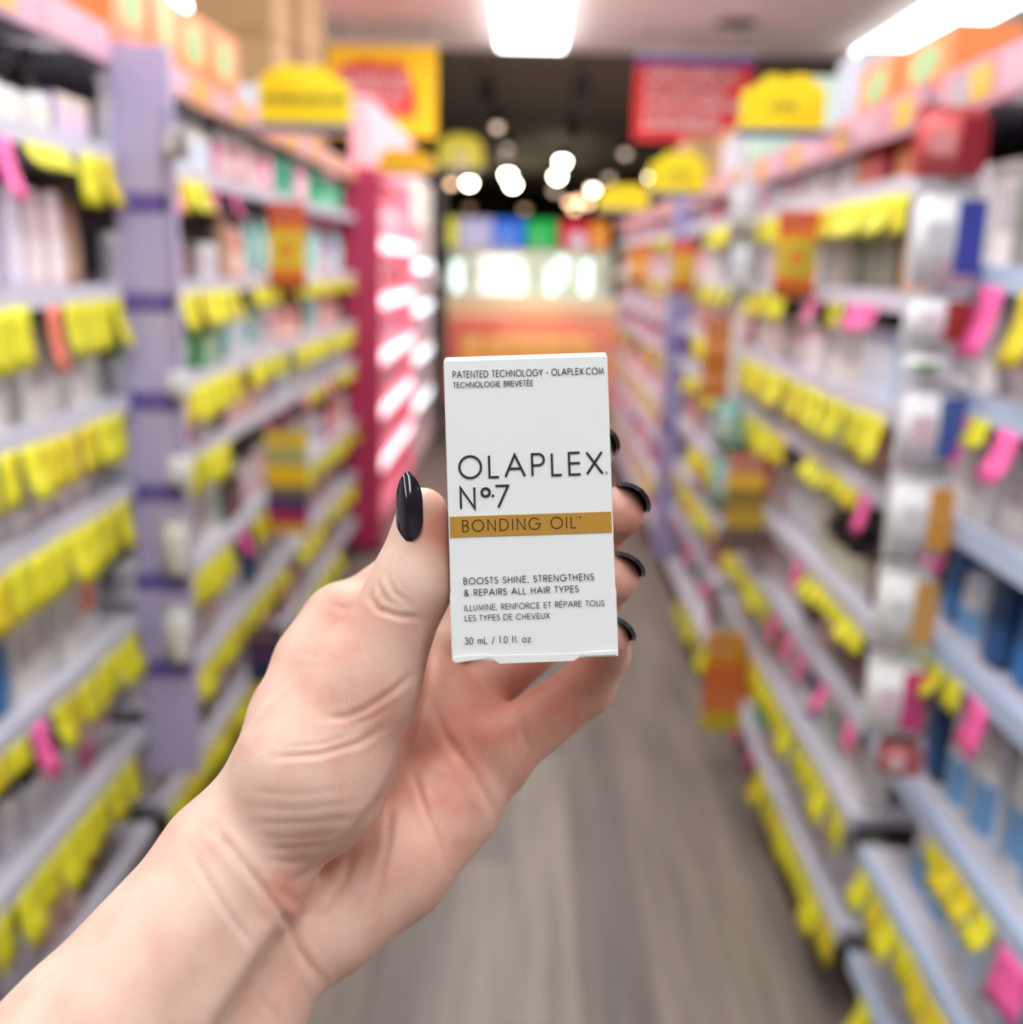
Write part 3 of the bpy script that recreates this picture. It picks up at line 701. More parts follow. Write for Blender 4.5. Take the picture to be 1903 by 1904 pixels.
PS = lit_stand('pink illuminated cosmetics stand just beyond the crimson end panel', 5.56, 7.55, -.80, 1.95, [.42, .72, 1.02, 1.32, 1.62], pink, (255, 218, 228), 2.2, (255, 178, 190), 'pink lit stand')
WS = lit_stand('white illuminated cosmetics stand behind the pink one, beside the black post', 7.65, 9.0, -.80, 1.75, [.5, .85, 1.2, 1.5], mat((240, 214, 214), .4), (240, 250, 255), 2.2, (250, 236, 226), 'white lit stand')
for i_, sq in enumerate(([('pnk', 2), ('wj', 2)], [('rose', 3), ('wj', 1)], [('wj', 2), ('pnk', 3)], [('red', 3), ('rose', 2)], [('pnk', 2), ('rose', 2)])):
    fill(PS, i_, sq, back=.06)
for i_, sq in enumerate(([('wj', 2), ('wcan', 2)], [('wlow', 2), ('rose', 2)], [('wj', 3), ('sil', 2)], [('wcan', 3), ('wj', 2)])):
    fill(WS, i_, sq, back=.06)

# ---- brown cartons stored on top
crd = mat((176, 138, 96), .75, var=.08); tape = mat((206, 174, 132), .5)
def carton_box(x0, x1, y0, y1, z0, z1, label, rz=0.0):
    t = thing('cardboard_box', label, 'cardboard box', ((x0 + x1) / 2, (y0 + y1) / 2, z0 + .0008), rz, group='cardboard boxes on top of the shelving')
    a, b, h = (x1 - x0) / 2, (y1 - y0) / 2, z1 - z0 - .002
    bx('body', -a, a, -b, b, 0, h - .004, crd, t, .004)
    bx('flap', -a, a, -b, -.001, h - .004, h, crd, t); bx('flap', -a, a, .001, b, h - .004, h, crd, t)
    bx('tape', -a - .0006, a + .0006, -.025, .025, h * .82, h + .0006, tape, t)
carton_box(-1.31, -1.0, 4.35, 4.74, 1.93, 2.33, 'brown cardboard box at the lower front of the tall stack above the left shelving')
carton_box(-1.31, -1.0, 4.35, 4.74, 2.33, 2.72, 'brown cardboard box topmost at the front of the tall stack above the left shelving')
carton_box(-1.31, -.99, 4.82, 5.40, 1.93, 2.36, 'brown cardboard box at the bottom of the rear stack above the left shelving')
carton_box(-1.30, -.99, 4.82, 5.38, 2.36, 2.76, 'brown cardboard box topmost of the rear stack above the left shelving')
carton_box(.76, 1.03, 4.25, 4.68, 1.80, 2.03, 'low tan cardboard box lying above the third right shelving unit')
carton_box(.80, 1.05, 5.80, 6.3, 1.80, 2.16, 'tan cardboard box standing above the fourth right shelving unit')

# ---- yellow aisle signs with a cloud-shaped top
sign_y = mat((248, 220, 6), .5); sign_b = mat((70, 92, 158), .5); sign_t = mat((72, 84, 60), .5)
def plate(name, outline, depth, m, parent, y=0.0):
    """extrude an outline of (x, z) points in the plane facing the viewer"""
    n = len(outline)
    vs = [(x, y - depth / 2, z) for x, z in outline] + [(x, y + depth / 2, z) for x, z in outline]
    fs = [tuple(range(n))[::-1], tuple(range(n, 2 * n))] + [(i, (i + 1) % n, (i + 1) % n + n, i + n) for i in range(n)]
    bm = bmesh.new(); vv = [bm.verts.new(v) for v in vs]
    for f in fs: bm.faces.new([vv[i] for i in f])
    bmesh.ops.recalc_face_normals(bm, faces=bm.faces[:])
    return link(name, bm_mesh(name, bm), m, parent)
def blurry_word(parent, x0, x1, z, h, m, y, seed, name='lettering'):
    """a line of small block letters, too far away to be read"""
    r = random.Random(seed); boxes = []; x = x0
    while x < x1 - h * .3:
        w = h * r.uniform(.45, .75)
        boxes.append((x, min(x + w * .3, x1), y - .001, y, z, z + h))
        boxes.append((x, min(x + w, x1), y - .001, y, z + (h * .82 if r.random() < .5 else 0), z + (h if r.random() < .5 else h * .18) if False else z + h * .2))
        if r.random() < .7: boxes.append((x + w * .7, min(x + w, x1), y - .001, y, z, z + h))
        boxes.append((x, min(x + w, x1), y - .001, y, z + h * .8, z + h))
        x += w + h * .22
    return link(name, multi_box(name, boxes), m, parent)
def aisle_sign(rect, Y, label, words, side, rz=0.0, ink_=None, yel=None):
    x0, x1, z0, z1 = rect_at(*rect, Y)
    w, h = x1 - x0, z1 - z0
    t = thing('aisle_sign', label, 'sign', ((x0 + x1) / 2, Y, z0), rz, 'yellow aisle signs above the shelving')
    a = w / 2
    o = [(-a, h * .12), (a, h * .12), (a, h * .62), (a * .93, h * .74), (a * .62, h * .84), (a * .45, h * .96), (a * .2, h * .99), (a * .05, h * .93), (-a * .12, h * .97),
         (-a * .4, h), (-a * .6, h * .96), (-a * .78, h * .86), (-a * .95, h * .8), (-a, h * .62)]
    if side > 0: o = [(-x, z) for x, z in o][::-1]
    p = plate('panel', o, .02, yel or sign_y, t)
    for (u0, u1, zz, hh, sd) in words:
        blurry_word(p, u0 * a, u1 * a, h * zz, h * hh, ink_ or sign_t, -.0101, sd)
    bx('base_bar', -a * 1.02, a * 1.02, -.016, .016, 0, h * .12, sign_b, t, .003)
    reach = max(.02, ((.855 if side < 0 else .655) - abs((x0 + x1) / 2)) - a)       # arm back to the header rail
    xs_ = sorted((side * (a - .01), side * (a + reach)))
    bx('bracket', xs_[0], xs_[1], -.006, .006, h * .02, h * .1, mat((150, 150, 158), .4), t)
aisle_sign((482, 120, 652, 246), 3.28, 'large yellow aisle sign with one long dark word, above the left shelving', [(-.9, .9, .42, .13, 3)], -1)
aisle_sign((1378, 138, 1533, 256), 2.33, 'large yellow aisle sign with one short dark word, above the right shelving', [(-.28, .3, .42, .13, 5)], 1)
aisle_sign((703, 276, 805, 328), 5.525, 'wide low yellow aisle sign, painted amber-lit, in front of the pink illuminated stand', [(-.85, .8, .45, .2, 6)], -1, ink_=mat((190, 140, 20), .5), yel=mat((246, 190, 10), .5))  # amber tone puts the different light on this yellow sign into its colour
aisle_sign((1208, 282, 1313, 368), 3.86, 'middle-sized yellow aisle sign with faint grey word, beyond the first right one', [(-.3, .4, .4, .16, 7)], 1, ink_=mat((176, 170, 90), .5))
aisle_sign((1113, 344, 1206, 396), 5.72, 'farthest yellow aisle sign above the last right shelving', [(-.6, .6, .42, .12, 8)], 1, ink_=mat((214, 180, 20), .5))
x0, x1, z0, z1 = rect_at(816, 250, 898, 320, 9.3)
t = thing('aisle_sign', 'pale yellow rounded sign hanging on rods under the dark ceiling', 'sign', ((x0 + x1) / 2, 9.3, z0)); a = (x1 - x0) / 2; h = z1 - z0
p = plate('panel', [(-a, h * .1), (a, h * .1), (a, h * .7), (a * .8, h * .88), (a * .4, h * .98), (0, h), (-a * .4, h * .98), (-a * .8, h * .88), (-a, h * .7)], .03, mat((246, 234, 60), .5), t)
bx('picture', -a * .45, a * .45, -.0165, -.015, h * .12, h * .6, mat((240, 230, 150), .5), p)
bx('base_bar', -a, a, -.02, .02, 0, h * .1, mat((96, 100, 170), .5), t)
for s_ in (-1, 1): bx('rod', s_ * a * .6 - .006, s_ * a * .6 + .006, -.006, .006, h * .85, CEIL + .1 - z0, black, t)

# ---- banners hanging from the ceiling edge
def banner(rect, Y, label, ground, build):
    x0, x1, z0, z1 = rect_at(*rect, Y)
    z1 = min(z1, CEIL - .03)
    t = thing('hanging_banner', label, 'banner', ((x0 + x1) / 2, Y, z0))
    a, h = (x1 - x0) / 2, z1 - z0
    p = bx('sheet', -a, a, -.006, .006, 0, h, ground, t)
    bx('top_rail', -a, a, -.012, .012, h - .02, h + .006, mat((190, 190, 196), .4), t)
    for s_ in (-1, 1): bx('cable', s_ * a * .8 - .004, s_ * a * .8 + .004, -.004, .004, h, CEIL - z0, mat((120, 120, 120), .4), t)
    build(p, a, h)
def yb(p, a, h):
    o = [(-a * .78, h * .22), (a * .6, h * .22), (a * .62, h * .5), (a * .5, h * .6), (a * .46, h * .74), (a * .2, h * .8), (0, h * .76), (-a * .2, h * .82), (-a * .5, h * .78), (-a * .8, h * .74)]
    c = plate('red_cloud', o, .004, mat((214, 44, 52), .5), p, -.008)
    for k, (zz, hh) in enumerate(((.58, .1), (.45, .1), (.32, .08))): blurry_word(c, -a * .74, a * (.45, .52, .4)[k], h * zz, h * hh, mat((252, 226, 228), .5), -.0102, 20 + k)
banner((610, 78, 812, 254), 7.4, 'yellow hanging banner with a red cloud and pale lettering, left under the ceiling edge', mat((246, 200, 12), .5), yb)
def rb(p, a, h):
    bx('blue_band', -a, a, -.0085, -.006, h * .86, h, mat((62, 54, 150), .5), p)
    for k, (zz, hh, e) in enumerate(((.9, .05, .7), (.7, .1, .72), (.53, .09, .6), (.36, .09, .8), (.14, .13, .5))):
        blurry_word(p, -a * .82, a * e, h * zz, h * hh, mat((255, 240, 240) if k else (170, 150, 206), .5), -.009, 40 + k)
banner((1180, 98, 1398, 264), 7.5, 'red hanging banner with blue top band and white lettering, right under the ceiling edge', mat((205, 34, 38), .5), rb)

# ---- promotional flags standing out from the shelf edge
def flag(rect, Y, side, xf, label, stripes, disc=None):
    x0, x1, z0, z1 = rect_at(*rect, Y)
    w, h = x1 - x0, z1 - z0
    # the flag stands square to the shelf edge
    if side < 0: x0, x1 = -xf + .002 + .012, -xf + .014 + w
    else: x0, x1 = xf - .014 - w, xf - .014
    t = thing('shelf_flag', label, 'shelf flag', ((x0 + x1) / 2, Y, z0), group='promotional flags on the shelf edges')
    a = (x1 - x0) / 2
    z = h
    for i, (c, f) in enumerate(stripes):
        o = bx('colour_block', -a, a, -.004, .004, z - f * h, z, mat(c, .5), t)
        if i == 0: blurry_word(o, -a * .7, a * .6, z - f * h * .65, f * h * .3, mat((246, 190, 170), .5), -.0045, 60 + i)
        z -= f * h
    if disc:
        c, r_, zz = disc
        pts_ = [(math.cos(i * PI / 12) * a * r_, h * zz + math.sin(i * PI / 12) * a * r_) for i in range(24)]
        plate('sun_disc', pts_, .002, mat(c, .5), t, -.006)
        pts_ = [(math.cos(i * PI / 12) * a * r_ * .55, h * zz + math.sin(i * PI / 12) * a * r_ * .55) for i in range(24)]
        plate('sun_centre', pts_, .002, mat((236, 150, 40), .5), t, -.008)
SUN = [((232, 96, 56), .24), ((240, 150, 60), .08), ((244, 196, 40), .42), ((226, 124, 24), .14), ((150, 66, 24), .12)]
flag((468, 375, 536, 540), 3.62, -1, .87, 'orange and yellow flag with sun disc on the upper left shelf edge', SUN, ((226, 214, 70), .85, .46))
NAV = [((246, 214, 30), .16), ((186, 180, 120), .16), ((248, 204, 20), .2), ((120, 108, 90), .12), ((70, 46, 110), .12), ((176, 40, 96), .14), ((232, 176, 40), .1)]
flag((472, 802, 548, 992), 3.5, -1, .87, 'yellow and violet flag on the left shelf edge above the hand', NAV)
flag((478, 1165, 548, 1270), 3.2, -1, .87, 'dark navy flag low on the left shelves behind the hand', [((36, 34, 80), .35), ((90, 50, 100), .3), ((30, 44, 80), .35)])
flag((1477, 392, 1553, 556), 2.54, 1, .67, 'orange and yellow flag with sun disc nearest on the right shelf edge', SUN, ((210, 206, 80), .85, .46))
flag((1268, 446, 1312, 546), 4.4, 1, .67, 'orange and yellow flag on the edge of the third right unit', SUN, ((200, 200, 80), .85, .46))
flag((1190, 455, 1217, 530), 6.2, 1, .67, 'small orange flag farthest along the right shelf edge', SUN)
BRN = [((206, 130, 110), .2), ((240, 190, 60), .14), ((150, 120, 50), .2), ((196, 160, 50), .2), ((110, 88, 80), .26)]
flag((1422, 846, 1494, 1030), 2.86, 1, .67, 'brown and gold flag halfway down the right shelves', BRN)
flag((1402, 1180, 1476, 1362), 2.95, 1, .67, 'orange and ochre flag low on the right shelves near the floor', [((216, 150, 30), .3), ((214, 110, 50), .25), ((220, 120, 60), .25), ((200, 176, 40), .2)])
flag((1345, 592, 1402, 742), 3.44, 1, .67, 'orange brown flag between the second and third right units', [((206, 120, 40), .3), ((232, 160, 110), .1), ((196, 110, 36), .3), ((226, 150, 90), .1), ((200, 120, 50), .2)])

# ---- strips of hanging packs
def strip(Y, packs, xoff, label, place, tone=(226, 226, 230)):
    xs = [rect_at(*p[0], Y) for p in packs]
    xm = sum((a + b) / 2 for a, b, _, _ in xs) / len(xs)
    zt = max(r[3] for r in xs) + .04; zb = min(r[2] for r in xs)
    t = thing('clip_strip', label, 'clip strip', (xm + xoff, Y + .022, zb))
    bx('strip', -.012, .012, 0, .002, 0, zt - zb, mat(tone, .4), t)
    for k, ((rc, cl, cr, cb, nm)) in enumerate(packs):
        x0, x1, z0, z1 = rect_at(*rc, Y)
        z0 += .003
        q = thing('hanging_pack', '%s hanging %s' % (nm, place), 'hanging pack', ((x0 + x1) / 2 + xoff, Y, z0), random.uniform(-.05, .05), 'packs hanging on the %s' % label.split(' of ')[0])
        a, h = (x1 - x0) / 2, z1 - z0
        bx('card', -a, a, .014, .018, 0, h, mat(cl, .5), q)
        bm = bmesh.new()
        bmesh.ops.create_cube(bm, size=1)
        for v in bm.verts: v.co = (v.co.x * 2 * a * .92, v.co.y * .03 - .001, h * .02 + (v.co.z + .5) * h * .86)
        bmesh.ops.bevel(bm, geom=bm.edges[:], offset=.008, segments=3, affect='EDGES')
        link('pouch', bm_mesh('pouch', bm, True), mat(cl, .45), q)
        bx('side_band', a * .1, a * .9, -.0175, -.0155, h * .12, h * .84, mat(cr, .5), q)
        bx('print', -a * .75, -a * .05, -.0175, -.0155, h * .3, h * .62, mat(cb, .5), q)
strip(1.62, [((1722, 196, 1850, 334), (214, 96, 98), (158, 34, 52), (236, 160, 160), 'red pack, topmost'),
              ((1712, 340, 1842, 538), (234, 234, 238), (64, 72, 172), (220, 220, 226), 'white pack with tall blue stripe'),
              ((1700, 542, 1816, 650), (234, 234, 238), (152, 50, 44), (226, 226, 232), 'white pack with brick red panel'),
              ((1694, 655, 1806, 708), (236, 236, 238), (206, 206, 214), (90, 150, 90), 'small white pack with green mark'),
              ((1686, 712, 1804, 872), (236, 234, 238), (70, 98, 170), (236, 206, 220), 'white pack with blue and pink panel'),
              ((1668, 878, 1782, 1042), (240, 240, 240), (226, 158, 70), (236, 236, 236), 'white pack with wide orange stripe'),
              ((1646, 1050, 1752, 1212), (240, 240, 238), (224, 170, 96), (236, 236, 236), 'white pack with faded orange stripe'),
              ((1626, 1218, 1732, 1372), (240, 240, 240), (212, 70, 134), (240, 214, 226), 'white pack with magenta stripe'),
              ((1650, 1378, 1724, 1446), (206, 120, 122), (190, 100, 104), (236, 206, 206), 'salmon pack, lowest')],
      -.01, 'long white strip of hanging packs between the near and second right units', 'on the nearer strip at right')
strip(3.12, [((1364, 338, 1416, 440), (206, 206, 214), (190, 190, 200), (220, 220, 226), 'pale grey pack, topmost'),
              ((1364, 445, 1412, 560), (200, 202, 212), (184, 186, 198), (222, 222, 230), 'pale grey pack, second'),
              ((1334, 745, 1388, 840), (150, 190, 184), (120, 170, 164), (206, 214, 214), 'teal pack, upper'),
              ((1326, 846, 1382, 950), (146, 184, 178), (110, 160, 154), (196, 210, 206), 'teal pack, lower')],
      -.005, 'short strip of hanging packs between the second and third right units', 'on the farther strip at right')

strip(2.308, [((306, 236, 350, 300), (206, 202, 200), (120, 112, 116), (226, 226, 226), 'grey pack, topmost'),
             ((312, 690, 350, 742), (236, 236, 242), (214, 214, 224), (226, 226, 236), 'white pack, second'),
             ((312, 850, 350, 905), (236, 236, 242), (220, 220, 230), (226, 226, 236), 'white pack, third'),
             ((302, 968, 348, 1075), (226, 222, 214), (236, 236, 230), (206, 196, 190), 'cream pack, fourth'),
             ((308, 1130, 352, 1236), (230, 230, 226), (240, 240, 240), (214, 206, 200), 'white pack, lowest')],
      0, 'narrow strip of pale packs beside the lavender divider', 'beside the lavender divider at left', (176, 166, 204))
# ================================================================ THE FAR END
t = thing('black_post', 'slim dark grey post standing beside the lit stands at the far left', 'post', (-.74, 9.2, 0))
bx('shaft', -.035, .035, -.035, .035, 0, 2.25, mat((70, 68, 68), .5), t)
bx('foot', -.07, .07, -.07, .07, 0, .02, mat((70, 68, 68), .5), t)
bx('collar', -.045, .045, -.045, .045, 1.3, 1.42, mat((200, 200, 196), .5), t)
YC = 11.0
x0, x1, z0, z1 = rect_at(832, 556, 1150, 664, YC)
t = thing('service_counter', 'coral counter with pale wooden top across the end of the aisle', 'counter', ((x0 + x1) / 2, YC, 0)); a = (x1 - x0) / 2
coral = mat((244, 146, 124), .5)
bx('body', -a, a, .04, .7, .06, z1 - .09, coral, t)
bx('top', -a - .03, a + .03, 0, .74, z1 - .09, z1, mat((252, 228, 192), .4), t, .005)
bx('fascia', -a, a, .03, .04, z1 - .2, z1 - .09, mat((250, 206, 168), .5), t)
for k in range(3):
    w_ = 2 * a / 3
    bx('front_panel', -a + k * w_ + .05, -a + (k + 1) * w_ - .04, .028, .04, .2, z1 - .26, mat((226, 100, 90) if k == 0 else (246, 152, 126), .5), t)
bx('kick', -a, a, .1, .7, 0, .06, mat((90, 60, 54), .5), t)
for k in range(5):
    xa = (x0 + x1) / 2 - a + .28 + k * .26
    q = thing('produce_box', 'bright orange box in front of the coral counter, %s from the left' % ordinal(k), 'box', (xa, YC - .35, 0), group='orange boxes before the counter')
    bx('body', -.115, .115, -.14, .14, 0, .74, mat((255, 188, 104), .5), q, .006)
    bx('lid', -.12, .12, -.145, .145, .74, .80, mat((255, 206, 130), .5), q, .006)
    bx('front_label', -.07, .07, -.142, -.14, .4, .62, mat((250, 150, 96), .5), q)
# dark track lamps that light the counter
for k, (px_, py_) in enumerate(((906, 170), (1082, 165), (1064, 238))):
    P_ = at_y(px_, py_, (9.75, 8.95, 10.6)[k])
    q = thing('track_lamp', 'black track lamp head under the dark ceiling, %s from the left' % ('first', 'third', 'second')[k], 'track lamp', tuple(P_), group='black track lamps')
    link('lamp_head', lathe_mesh([(.055, -.1), (.06, -.09), (.06, .06), (.03, .09)], 16), black, q)
    link('stem', lathe_mesh([(.01, .08), (.01, round(CEIL + .1 - P_[2], 3))], 8), black, q)
    ld = bpy.data.lights.new('lamp_beam', 'SPOT'); ld.energy = 120; ld.spot_size = .95; ld.spot_blend = .6; ld.color = (1, .9, .8); ld.shadow_soft_size = .05
    lo = bpy.data.objects.new('lamp_beam', ld); COL.objects.link(lo); lo.parent = q; lo.location = (0, 0, -.105)
    d_ = Vector(((-.1, .1, .05)[k] - P_[0] * 0, YC - P_[1] - .2, .7 - P_[2]))
    lo.rotation_euler = d_.to_track_quat('-Z', 'Y').to_euler()
# backlit wall display behind the counter
YD = 12.6
x0, x1, z0, z1 = rect_at(834, 466, 1142, 556, YD)
t = thing('lit_display', 'white backlit shelf display behind the coral counter', 'display', ((x0 + x1) / 2, YD, 0)); a = (x1 - x0) / 2
bx('back_panel', -a, a, .30, .33, .9, z1, mat((240, 234, 218), .5, emit=.22), t)
bx('plinth', -a, a, 0, .33, 0, .9, mat((226, 196, 176), .5), t)
bx('shelf', -a, a, .0, .3, z0 - .02, z0, mat((236, 228, 218), .5), t)
bx('shelf', -a, a, .05, .3, (z0 + z1) / 2, (z0 + z1) / 2 + .02, mat((236, 228, 218), .5), t)
bx('top_beam', -a, a, 0, .3, z1, z1 + .03, mat((236, 232, 226), .5), t)
bx('centre_glow_panel', a * -.62, a * -.1, .285, .298, z0 + .06, z1 - .08, mat((255, 255, 248), .5, emit=1.2), t)
mid = (x0 + x1) / 2
for k, (px_, pt_, pb_) in enumerate(((850, 478, 548), (967, 488, 552), (1028, 488, 553), (1046, 470, 535), (1092, 478, 555))):
    p0 = at_y(px_, pt_, YD - .05); p1 = at_y(px_, pb_, YD - .05)
    q = thing('light_tube', 'vertical glowing white tube on the lit display, %s from the left' % ordinal(k), 'light tube', (p0[0], YD - .06, p1[2]), group='glowing tubes on the lit display')
    h_ = p0[2] - p1[2]
    link('tube', lathe_mesh([(.045, .03), (.05, .04), (.05, round(h_ - .04, 3)), (.045, round(h_ - .03, 3))], 14), mat((226, 255, 244), .4, emit=2.2), q)
    link('end_cap', lathe_mesh([(.03, 0), (.052, .005), (.052, .04)], 14), mat((210, 214, 212), .4), q)
    link('end_cap', lathe_mesh([(.052, round(h_ - .04, 3)), (.052, round(h_ - .005, 3)), (.03, round(h_, 3))], 14), mat((210, 214, 212), .4), q)
for k, (xa, xb, c, nm) in enumerate(((832, 853, (240, 232, 80), 'narrow yellow'), (856, 916, (206, 200, 240), 'lavender'), (918, 976, (60, 124, 250), 'blue'),
                                     (979, 1036, (24, 196, 84), 'green'), (1040, 1096, (226, 44, 70), 'red'), (1098, 1132, (255, 156, 40), 'orange'))):
    q0, q1, r0, r1 = rect_at(xa, 404 + (xa - 830) * .03, xb, 464 + (xa - 830) * .03, YD)
    q = thing('colour_panel', '%s category panel above the white lit display%s' % (nm, ', with a white disc' if nm == 'red' else ''), 'panel', ((q0 + q1) / 2, YD + .02, z1 + .031), group=None)
    a_ = (q1 - q0) / 2; hh = r1 - z1 - .03
    bx('board', -a_, a_, 0, .03, 0, hh, mat(c, .45, emit=.55), q)
    bx('picture', -a_ * .5, a_ * .1, -.004, 0, hh * .1, hh * .6, mat(tuple(min(255, int(v * .6 + 100)) for v in c), .45, emit=.5), q)
    if nm == 'red':
        plate('disc', [(a_ * .3 + math.cos(i * PI / 12) * a_ * .5, hh * .3 + math.sin(i * PI / 12) * a_ * .5) for i in range(24)], .006, mat((240, 226, 246), .5, emit=.6), q, -.006)
# ================================================================ THE HELD CARTON
def cam2world(q):
    q = np.asarray(q, float)
    return q @ MCAM + EYE                      # rows: (right, down, forward) metres
D_BOX = .280
S = D_BOX / FPX                                # metres per photo pixel at the carton's front face
def pxm(px, py, d=D_BOX):
    return np.array([(px - CX) * d / FPX, (py - CY) * d / FPX, d])

# carton frame: origin at the front face centre, X right, Y away from the viewer, Z up the carton
BOX_PX = (986.3, 942.0)
_ang = math.radians(-1.85)
_xr = np.array([math.cos(_ang), math.sin(_ang), 0.0])
_dn = np.array([-math.sin(_ang), math.cos(_ang), 0.0])
_o = pxm(*BOX_PX)
BW, BH, BD = 308 * S, 566 * S, .036
def box_matrix():
    X = _xr @ MCAM; Zv = -_dn @ MCAM; Yv = np.array([0, 0, 1.0]) @ MCAM
    o = cam2world(_o)
    return Matrix([[X[i], Yv[i], Zv[i], o[i]] for i in range(3)] + [[0, 0, 0, 1]])
carton = thing('product_carton', 'small white upright carton with black lettering and gold band, held in the hand', 'box')
carton.matrix_world = box_matrix()
def bx_px(px, py):
    """photo pixel on the front face -> carton x, z"""
    v = (pxm(px, py) - _o)
    return float(v @ _xr), float(-(v @ _dn))
card = mat((236, 238, 237), .42, name='white_carton_board', spec=.4)
ink = mat((24, 25, 20), .5, name='black_print')
gold = mat((196, 146, 58), .36, metal=.2, name='gold_foil')

def carton_body():
    """sleeve with softly rounded edges, a faint step near the foot and a slight bulge"""
    bm = bmesh.new()
    zs = [-BH / 2, -BH / 2 + .0022, -BH / 2 + .0165, -BH / 2 + .0172, -BH / 2 + .0182, 0, BH / 2 - .004, BH / 2 - .0012, BH / 2]
    off = [.00018, .00022, .00020, .00016, .0, -.0001, -.00015, -.0002, -.0006]
    rings = []
    for z, o in zip(zs, off):
        w = BW / 2 + o
        r = .0007
        ring = []
        for cx, cy, a0 in ((w - r, r, -PI / 2), (w - r, BD - r, 0), (-w + r, BD - r, PI / 2), (-w + r, r, PI)):
            for k in range(4):
                a = a0 + k / 3 * PI / 2
                fy = cy + r * math.sin(a)
                if z > BH / 2 - .0008: fy += .0006 if fy < BD / 2 else -.0006
                ring.append(bm.verts.new((cx + r * math.cos(a), fy, z)))
        rings.append(ring)
    for a, b in zip(rings, rings[1:]):
        for i in range(16):
            bm.faces.new((a[i], a[(i + 1) % 16], b[(i + 1) % 16], b[i]))
    bm.faces.new(rings[0][::-1]); bm.faces.new(rings[-1])
    return bm_mesh('carton_sleeve', bm)
link('sleeve', carton_body(), card, carton)
# tuck flap peeking below the front edge
pts = [bx_px(*p) for p in ((905, 1219), (914, 1224), (930, 1233.5), (1067, 1228.5), (1083, 1218), (1086, 1215))]
vs = [(x, -.00025, z) for x, z in pts] + [(x, .00025, z) for x, z in pts]
n = len(pts)
fs = [tuple(range(n)), tuple(range(2 * n - 1, n - 1, -1))] + [(i, i + n, (i + 1) % n + n, (i + 1) % n) for i in range(n)]
link('tuck_flap', mesh_from('tuck_flap', vs, fs), card, carton)
# dust flaps showing as thin folded lips left and right of the tuck flap
for q in (((844, 1222), (846, 1232), (908, 1223.5), (905, 1217)), ((1088, 1213), (1086, 1219), (1147, 1217), (1147, 1210))):
    p = [bx_px(*k) for k in q]
    vs = [(x, -.00045, z) for x, z in p] + [(x, .0003, z) for x, z in p]
    link('dust_flap', mesh_from('dust_flap', vs, [(0, 1, 2, 3), (7, 6, 5, 4), (0, 4, 5, 1), (1, 5, 6, 2), (2, 6, 7, 3), (3, 7, 4, 0)]), card, carton)
# gold band
x0 = bx_px(836.5, 980)[0]; x1 = BW / 2 - .0005
_bz0 = bx_px(836, 999.5)[1]; _bz1 = bx_px(836, 961)[1]
band = link('gold_band', multi_box('gold_band', [(x0, x1, -.00022, .0002, _bz0, _bz1)]), gold, carton)
link('band_seam', multi_box('band_seam', [(x0 + 7 * S, x0 + 7.8 * S, -.00025, -.0002, _bz0, _bz1)]), mat((120, 92, 34), .5), band)

# ------------------------------------------------ stroke lettering (thin geometric sans)
def arc(cx, cy, rx, ry, a0, a1, n=18):
    return [(cx + rx * math.cos(math.radians(a0 + (a1 - a0) * i / n)), cy + ry * math.sin(math.radians(a0 + (a1 - a0) * i / n))) for i in range(n + 1)]
def ring(cx, cy, rx, ry, n=36):
    return arc(cx, cy, rx, ry, 90, 450, n)[:-1] + ['closed']
G = {}
def glyph(ch, adv, *strokes): G[ch] = (adv, strokes)
glyph('O', 1.06, ring(.53, .5, .5, .5))
glyph('L', .5, [(.06, 1), (.06, 0), (.5, 0)])
glyph('A', .9, [(0, 0), (.45, 1), (.9, 0)], [(.19, .36), (.71, .36)])
glyph('P', .62, [(.06, 0), (.06, 1), (.34, 1)] + arc(.34, .74, .26, .26, 90, -90) + [(.06, .48)])
glyph('E', .58, [(.56, 1), (.06, 1), (.06, 0), (.58, 0)], [(.06, .52), (.56, .52)])
glyph('É', .58, [(.56, 1), (.06, 1), (.06, 0), (.58, 0)], [(.06, .52), (.56, .52)], [(.25, 1.14), (.42, 1.32)])
glyph('X', .72, [(0, 1), (.72, 0)], [(.7, 1), (.0, 0)])
glyph('N', .78, [(.06, 0), (.06, 1), (.72, 0), (.72, 1)])
glyph('B', .6, [(.06, 0), (.06, 1), (.3, 1)] + arc(.3, .765, .22, .235, 90, -90, 12) + [(.06, .53)], [(.3, .53)] + arc(.3, .265, .26, .265, 90, -90, 12) + [(.06, 0), (.06, .1)])
glyph('D', .84, [(.06, 0), (.06, 1), (.32, 1)] + arc(.32, .5, .48, .5, 90, -90) + [(.06, 0), (.06, .1)])
glyph('I', .12, [(.06, 0), (.06, 1)])
glyph('G', 1.04, arc(.53, .5, .5, .5, 38, 360, 32) + [(.6, .5)])
glyph('T', .54, [(0, 1), (.54, 1)], [(.27, 1), (.27, 0)])
glyph('C', .94, arc(.52, .5, .5, .5, 42, 318, 28))
glyph('H', .74, [(.06, 0), (.06, 1)], [(.68, 0), (.68, 1)], [(.06, .52), (.68, .52)])
glyph('Y', .68, [(0, 1), (.34, .47), (.68, 1)], [(.34, .47), (.34, 0)])
glyph('M', .98, [(.06, 0), (.17, 1), (.49, .1), (.81, 1), (.92, 0)])
glyph('R', .6, [(.06, 0), (.06, 1), (.34, 1)] + arc(.34, .75, .24, .25, 90, -90) + [(.06, .5)], [(.28, .5), (.6, 0)])
glyph('V', .76, [(0, 1), (.38, 0), (.76, 1)])
glyph('S', .52, arc(.26, .755, .22, .235, 28, 245, 16) + arc(.26, .26, .25, .26, 75, -155, 18))
glyph('F', .52, [(.52, 1), (.06, 1), (.06, 0)], [(.06, .52), (.5, .52)])
